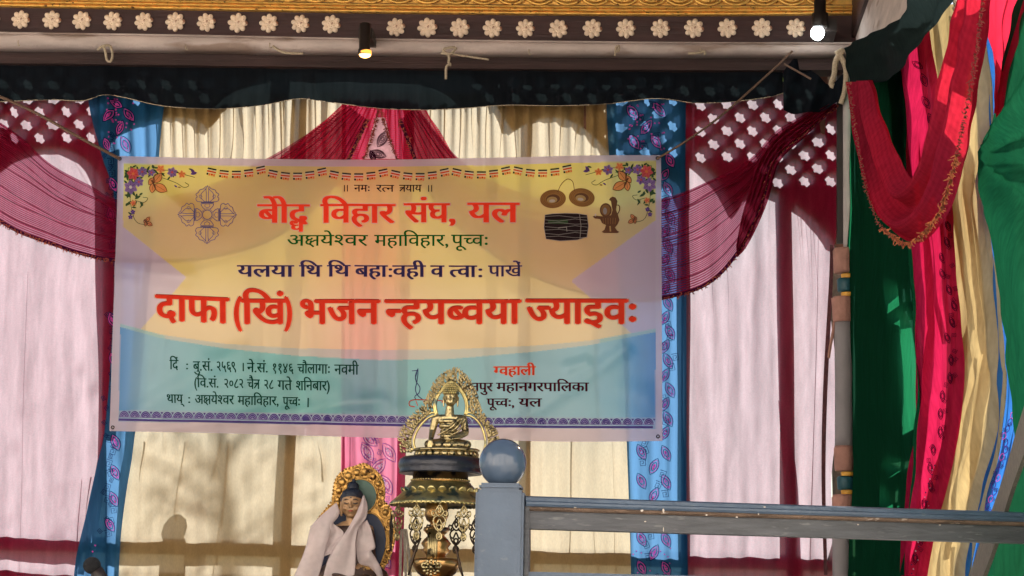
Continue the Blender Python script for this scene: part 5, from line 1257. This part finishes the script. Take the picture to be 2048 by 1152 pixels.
fold([(-14, 62, -11), (-9, 54, -13), (0, 52, -13.5)], .8); fold([(-13, 45, -12.5), (-4, 44, -13.5), (4, 47, -13)], .7)
prt('robe_folds', bm, M['brass'], bs)
bm = bmesh.new(); c = Q2(-3, -1)
lathe(bm, c, [(r_ * q, z * q) for r_, z in [(40, 3), (62, 2.5), (66, .5), (66, -2.5), (60, -4.5), (55, -8), (60, -12.5), (66, -15), (66, -15.6)]], 48, 0, .72)
for k in range(24):
    a = 2 * math.pi * k / 24
    ball(bm, c + Vector((math.cos(a) * 60.5 * q, math.sin(a) * 60.5 * .72 * q, -8.4 * q)), (7.2 * q, 4 * q, 6.2 * q), 0, 10, 7, Matrix.Rotation(a + math.pi / 2, 3, 'Z') @ Matrix.Rotation(R(-25), 3, 'X'))
prt('lotus_base', bm, M['brass'], bs)
# mandorla
bm = bmesh.new(); yb = 16
ring1 = [(-24, 70), (-28, 85), (-26.5, 100), (-18, 116), (2, 134), (22, 117), (31, 100), (33, 85), (31, 70)]
ring2 = [(-65, -2), (-70, 12), (-68, 28), (-58, 48), (-42, 64), (-24, 71)]; ring3 = [(32, 71), (48, 66), (62, 52), (70, 34), (73, 16), (71, 0)]
for rg, k in ((ring1, 40), (ring2, 26), (ring3, 26)):
    tube(bm, cr([V3(x, z, yb) for x, z in rg], k), 2.5 * q, 8); 
    cxr, czr = (2, 95) if rg is ring1 else (2, 10)
    tube(bm, cr([V3(x + (x - cxr) * .10, z + (z - czr) * .10, yb + 1) for x, z in rg], k), 2.6 * q, 8)
prt('halo_ring', bm, M['brassold'], bs)
bm = bmesh.new(); fr = random.Random(11)
outer = [(-96, -4), (-98, 26), (-84, 54), (-56, 84), (-44, 108), (-26, 140), (8, 162), (38, 141), (54, 108), (62, 84), (78, 58), (94, 38), (100, 20)]
inner = [(-72, -2), (-74, 20), (-62, 48), (-36, 76), (-32, 100), (-20, 120), (2, 140), (24, 121), (38, 100), (40, 78), (64, 56), (76, 34), (78, 14)]
oi, ii = cr(outer, 66), cr(inner, 66)
for k in range(67):
    for row in (0.06, .30, .55, .82):
        p = Vector(ii[k]).lerp(Vector(oi[k]), row); dr_ = (Vector(oi[k]) - Vector(ii[k])); ln_ = dr_.length; dr_.normalize()
        tn = Vector((-dr_.y, dr_.x)); sg = fr.choice((-1, 1)); h = ln_ * fr.uniform(.26, .36)
        up = (dr_ * .7 + Vector((0, .45))).normalized()
        p = p + tn * fr.uniform(-1.5, 1.5)
        pts = [p, p + up * h * .4 + tn * sg * 2.6, p + up * h * .8 + tn * sg * -.8, p + up * h * 1.2 + tn * sg * 2.6]
        yy = yb + fr.uniform(-3, 2)
        tube(bm, cr([V3(a.x, a.y, yy - 1.5 * i) for i, a in enumerate(pts)], 7), [z * q for z in (1.2, 2.5, 2.7, 2.2, 1.7, 1.3, .8, .3)], 6)
prt('flame_halo', bm, M['brass'], bs)

# ---------------------------------------------------------------- gilded statue with white scarves
YG = 7.95; Q3 = loc(703, 1100, YG); qg = S(YG)
G3 = lambda x, z, y=0: Q3(x, z, y)
gs = empty('gilded_statue', G3(0, -122)); tag(gs, 'dark faced Buddha statue with carved gold halo, draped in white scarves', 'statue')
# halo board: outline from waist, thick carved gold
OUT = [(-82, -60), (-86, -10), (-84, 30), (-74, 58), (-58, 80), (-46, 92), (-44, 104), (-42, 128), (-36, 146), (-20, 162), (0, 168), (17, 174), (34, 166), (52, 150), (60, 130), (62, 112), (61, 98), (72, 88), (82, 66), (85, 40), (82, 10), (74, -14), (64, -34), (58, -60)]
HEADH = [(13 + 33 * math.cos(t), 107 + 34.5 * math.sin(t)) for t in [2 * math.pi * k / 30 for k in range(30)]]
BODYH = [(-66, -60), (-68, 10), (-60, 44), (-40, 68), (-14, 76), (13, 73), (40, 73), (56, 58), (66, 34), (66, 6), (58, -24), (44, -60)]
def slab(name, loops, y0, th, mat, bump=None):
    v_, t_ = fill2d(loops); bm = bmesh.new(); A_ = [bm.verts.new(G3(x, z, y0)) for x, z in v_]; fs = [bm.faces.new([A_[i] for i in k]) for k in t_]
    ex = bmesh.ops.extrude_face_region(bm, geom=fs)
    for e in ex['geom']:
        if isinstance(e, bmesh.types.BMVert): e.co.y += th * qg
    if bump: bump(bm)
    return prt(name, bm, mat, gs)
OS = [(p.x, p.y) for p in cr(OUT, 70)]
def carve(bm):
    rd = random.Random(4)
    def band(op, ip, n_):
        o_, i_ = cr(op, n_), cr(ip, n_)
        for k in range(n_ + 1):
            m_ = o_[k].lerp(i_[k], .52); w_ = (o_[k] - i_[k]).length
            if k % 3 == 0:
                ball(bm, G3(m_.x, m_.y, 18), (w_ * .26 * qg, 5 * qg, w_ * .26 * qg), 0, 12, 8)
                for rr_ in (.40,):
                    pts = [G3(m_.x + math.cos(t) * w_ * rr_, m_.y + math.sin(t) * w_ * rr_, 17.5) for t in [k + 5.2 * z / 14 for z in range(15)]]
                    tube(bm, pts, [1.9 * qg * (1 - .5 * z / 14) for z in range(15)], 6)
            else:
                sg = 1 if k % 3 == 1 else -1; m2 = o_[k].lerp(i_[k], .5 + .22 * sg)
                pts = [G3(m2.x + math.cos(t) * (2 + z * .28), m2.y + math.sin(t) * (2 + z * .28), 17.5) for z, t in [(z, k + sg * 5.5 * z / 12) for z in range(13)]]
                tube(bm, pts, [1.6 * qg * (1 - .5 * z / 12) for z in range(13)], 6)
            ball(bm, G3(o_[k].x * .985, o_[k].y * .985 + 1, 18), 2.2 * qg, 0, 7, 5)
    band([(-44, 104), (-42, 128), (-36, 146), (-20, 162), (0, 168), (17, 174), (34, 166), (52, 150), (60, 130), (61, 98)], [(-22, 96), (-20, 112), (-14, 126), (-4, 136), (6, 141), (15, 142), (26, 138), (38, 127), (46, 112), (46, 96)], 27)
    band([(61, 98), (72, 88), (82, 66), (85, 40), (82, 10), (74, -14), (64, -34), (58, -58)], [(44, 86), (52, 70), (62, 52), (67, 30), (66, 4), (60, -20), (52, -36), (44, -58)], 24)
    band([(-44, 100), (-58, 80), (-74, 58), (-84, 30), (-86, -10), (-82, -58)], [(-22, 84), (-42, 66), (-58, 46), (-66, 28), (-68, -10), (-66, -58)], 24)
slab('gold_halo', [OS], 20, 6, M['goldst'], carve)
for nm, pts, mk, yy in (('head_halo', HEADH, 'halogreen', 17.5), ('body_halo', [(p.x, p.y) for p in cr(BODYH + [BODYH[0]], 50)][:-1], 'haloblue', 18.6)):
    slab(nm, [pts], yy, 2, M[mk])
bm = bmesh.new(); tube(bm, [G3(x, z, 16.5) for x, z in HEADH + [HEADH[0]]], 1.5 * qg, 6); tube(bm, [G3(p.x, p.y, 17.4) for p in cr(BODYH[5:], 30)], 1.5 * qg, 6); tube(bm, [G3(p.x, p.y, 17.4) for p in cr(BODYH[:5], 30)], 1.5 * qg, 6)
prt('halo_rim', bm, M['goldst'], gs)
bm = bmesh.new()
for (z, rx, ry) in ((-45, 36, 26), (-25, 32, 20), (-5, 31, 17), (15, 34, 17), (32, 38, 16), (44, 34, 13)): ball(bm, G3(2, z, -2), (rx * qg, ry * qg, 15 * qg))
for sg in (-1, 1):
    capsule(bm, G3(2 + 30 * sg, 40, 4), G3(2 + 36 * sg, -6, 4), 11 * qg, 9 * qg); capsule(bm, G3(2 + 36 * sg, -8, 4), G3(2 + 14 * sg, -36, -22), 8.5 * qg, 6.5 * qg)
    capsule(bm, G3(2 + 18 * sg, -54, 0), G3(2 + 58 * sg, -60, -10), 17 * qg, 13 * qg); capsule(bm, G3(2 + 58 * sg, -62, -10), G3(2 - 8 * sg, -66, -34), 12 * qg, 9 * qg)
capsule(bm, G3(1, 48, -2), G3(-1, 68, -3), 13 * qg, 11 * qg)
ball(bm, G3(-1, 95, -6), (20.5 * qg, 21 * qg, 24 * qg), 0, 24, 16); ball(bm, G3(-1, 80, -8), (17.5 * qg, 16.5 * qg, 17 * qg), 0, 20, 14); ball(bm, G3(-1, 67.5, -15), (8 * qg, 6 * qg, 5 * qg))
capsule(bm, G3(-1, 95, -26), G3(-1, 84, -29.5), 1.8 * qg, 2.8 * qg)
for sg in (-1, 1):
    capsule(bm, G3(-1 + 3.5 * sg, 97, -25.6), G3(-1 + 15 * sg, 96, -20), 1.3 * qg, 1 * qg); ball(bm, G3(-1 + 8.5 * sg, 91, -23.2), (5.2 * qg, 2.4 * qg, 2.4 * qg)); ball(bm, G3(-1 + 10 * sg, 81, -20), (6 * qg, 5 * qg, 5 * qg))
    capsule(bm, G3(-1 + 21 * sg, 92, -4), G3(-1 + 20.5 * sg, 68, -4), 3 * qg, 2.4 * qg); ball(bm, G3(-1 + 3 * sg, 83.6, -27), 1.7 * qg)
capsule(bm, G3(-5, 76, -24), G3(3, 76, -24), 1.4 * qg, 1.4 * qg); ball(bm, G3(-1, 73.3, -23.4), (4 * qg, 2 * qg, 1.6 * qg))
bd = remesh('body', bm, M['skin'], 1.05 * qg, None, 3, .5); par(bd, gs)
bm = bmesh.new(); ball(bm, G3(-1, 106, -3), (22 * qg, 22.5 * qg, 17 * qg), 0, 24, 14); ball(bm, G3(0, 124, -1), (12 * qg, 12 * qg, 12 * qg)); ball(bm, G3(1, 136, -1), (4 * qg, 4 * qg, 5 * qg))
for sg in (-1, 1): capsule(bm, G3(-1 + 20 * sg, 104, -2), G3(-1 + 19.5 * sg, 88, 2), 4.5 * qg, 3.4 * qg)
prt('hair', bm, M['hairblue'], gs)
bm = bmesh.new()
for sg in (-1, 1):
    x = -1 + 8.5 * sg
    tube(bm, cr([G3(x - 5.2, 91.2, -25.0 + (1.6 if sg < 0 else 0)), G3(x, 90.2, -26.4), G3(x + 5.2, 91.2, -25.0 + (1.6 if sg > 0 else 0))], 8), 1.0 * qg, 5); tube(bm, cr([G3(x - 5.8 , 96.5, -25.4 + (1.4 if sg < 0 else 0)), G3(x, 98.6, -26.0), G3(x + 6, 96.8, -25.2 + (2.2 if sg > 0 else 0))], 8), .9 * qg, 5)
ball(bm, G3(-1, 102, -26.4), (1.5 * qg, .8 * qg, 1.5 * qg)); prt('painted_eyes', bm, M['hairblue'], gs)
bm = bmesh.new(); tube(bm, [G3(-5, 76, -25.2), G3(-1, 75.6, -26.2), G3(3, 76, -25.2)], 1.1 * qg, 6); prt('painted_lips', bm, M['redrobe'], gs)
bm = bmesh.new()
lathe(bm, G3(2, 34, -1), [(74 * qg, -112 * qg), (76 * qg, -92 * qg), (70 * qg, -76 * qg), (52 * qg, -62 * qg), (46 * qg, -40 * qg), (45 * qg, -10 * qg), (42 * qg, 4 * qg), (33 * qg, 13 * qg), (20 * qg, 17 * qg)], 40, 0, .42)
for sg in (-1, 1): tube(bm, cr([G3(2 + 66 * sg, -62, -14), G3(2 + 30 * sg, -50, -42), G3(2, -56, -46)], 14), [z * qg for z in (4, 4, 4, 3.6, 3.4, 3.2, 3, 3, 3, 3, 3, 3, 3, 3, 3)], 7)
prt('robe', bm, M['robe'], gs)
bm = bmesh.new(); lathe(bm, G3(2, -62), [(70 * qg, -4 * qg), (74 * qg, -14 * qg), (66 * qg, -28 * qg), (74 * qg, -44 * qg), (78 * qg, -60 * qg)], 36, 0, .62); prt('throne', bm, M['goldst'], gs)
bm = bmesh.new(); 
vs = [bm.verts.new(G3(*p)) for p in ((-37, 6, -24), (-29, 18, -24), (-22, 22, -23), (-28, 4, -25), (-34, -4, -25))]; bm.faces.new(vs)
ex = bmesh.ops.extrude_face_region(bm, geom=bm.faces[:])
for e in ex['geom']:
    if isinstance(e, bmesh.types.BMVert): e.co.y += 2 * qg
prt('red_sash', bm, M['redrobe'], gs)
# scarves: each a wide folded ribbon of silk
def scarf(name, Lp, Rp, lab, yoff, seed, root=None, fold_=5):
    n, m_ = 40, 12; bm = bmesh.new(); V_ = []
    A_, B_ = cr(Lp, n), cr(Rp, n)
    for i in range(n + 1):
        row = []
        for j in range(m_ + 1):
            u = j / m_; p = A_[i].lerp(B_[i], u)
            dy = yoff(i / n) + 3.2 * math.sin(u * fold_ + i * .09 + seed) + 2 * noise.noise(Vector((i * .16, u * 3, seed)))
            row.append(bm.verts.new(P(p.x, p.y, YG) + Vector((0, dy * qg, 0))))
        V_.append(row)
    for i in range(n):
        for j in range(m_): bm.faces.new((V_[i][j], V_[i+1][j], V_[i+1][j+1], V_[i][j+1])).smooth = True
    o = link(name, bm, M['scarf'], None, True)
    m = o.modifiers.new('t', 'SOLIDIFY'); m.thickness = .0015
    if root: return par(o, root)
    return tag(o, lab, 'scarf', None)
sc1 = scarf('white_scarf', [(676, 1006), (664, 1016), (628, 1052), (618, 1090), (608, 1120), (592, 1160), (570, 1222)], [(683, 1024), (679, 1036), (668, 1050), (664, 1072), (656, 1100), (646, 1140), (624, 1222)],
      'white silk scarf falling down the left side of the gilded statue', lambda t: -24 - 22 * t, 1)
scarf('shoulder_fold', [(666, 1046), (661, 1075), (656, 1098), (652, 1114)], [(671, 1049), (691, 1066), (682, 1084), (668, 1108)], '', lambda t: -26, 4, sc1)
scarf('shoulder_edge', [(672, 1012), (640, 1040), (622, 1055)], [(678, 1022), (664, 1046), (640, 1054)], '', lambda t: -20, 3, sc1)
sc2 = scarf('white_scarf', [(730, 992), (724, 1010), (714, 1034), (698, 1062), (678, 1092), (662, 1120), (652, 1160), (640, 1222)], [(732, 992), (739, 1014), (736, 1038), (722, 1056), (716, 1084), (716, 1120), (714, 1160), (712, 1222)],
      'white silk scarf crossing the chest of the gilded statue from its right side', lambda t: -34 - 12 * t, 2)
scarf('cape_end', [(722, 1050), (716, 1084), (716, 1110), (722, 1128), (740, 1134), (756, 1150), (762, 1170)], [(738, 1041), (748, 1066), (754, 1096), (746, 1102), (756, 1120), (766, 1142), (770, 1172)], '', lambda t: -28 + 4 * t, 6, sc2, 4)
# strips of brown ribbon hanging between the statue and the lamp
bm = bmesh.new()
for x0, x1 in ((803, 800), (808, 812), (812, 822)):
    ribbon(bm, [(x0, 1058), ((x0 + x1) / 2, 1100), (x1, 1160), (x1, 1222)], [5, 6, 5, 5], lambda x, y: P(x, y, YL + .02))
o = link('hanging_ribbons', bm, M['webbing']); tag(o, 'brown ribbons hanging behind the left pendants of the pedestal lamp', 'ribbon')

# ---------------------------------------------------------------- microphone
mc = empty('microphone', P(200, 1200, 6.9)); tag(mc, 'black foam microphone on a stand at the bottom left', 'microphone'); sm = S(6.9)
bm = bmesh.new(); ball(bm, P(184, 1131, 6.9), (17.5 * sm, 17.5 * sm, 17 * sm), 0, 24, 16); prt('foam_head', bm, M['foam'], mc)
bm = bmesh.new(); e0 = P(184, 1131, 6.9); e1 = P(226, 1186, 6.9)
tube(bm, [e0.lerp(e1, .2), e0.lerp(e1, .5), e1], [14 * sm, 12 * sm, 9 * sm], 14); prt('handle', bm, M['lampblack'], mc)
bm = bmesh.new(); e2 = Vector((e1.x + .02, 6.9, 1.02)); tube(bm, [e1 + Vector((-.03, 0, .03)), e1 + Vector((.02, 0, -.03)), e2], .009, 10)
for k in range(3):
    a = k * 2.1; tube(bm, [e2 + Vector((0, 0, .1)), e2 + Vector((math.cos(a) * .25, math.sin(a) * .25, -.01))], .008, 8)
prt('stand', bm, M['lampblack'], mc)
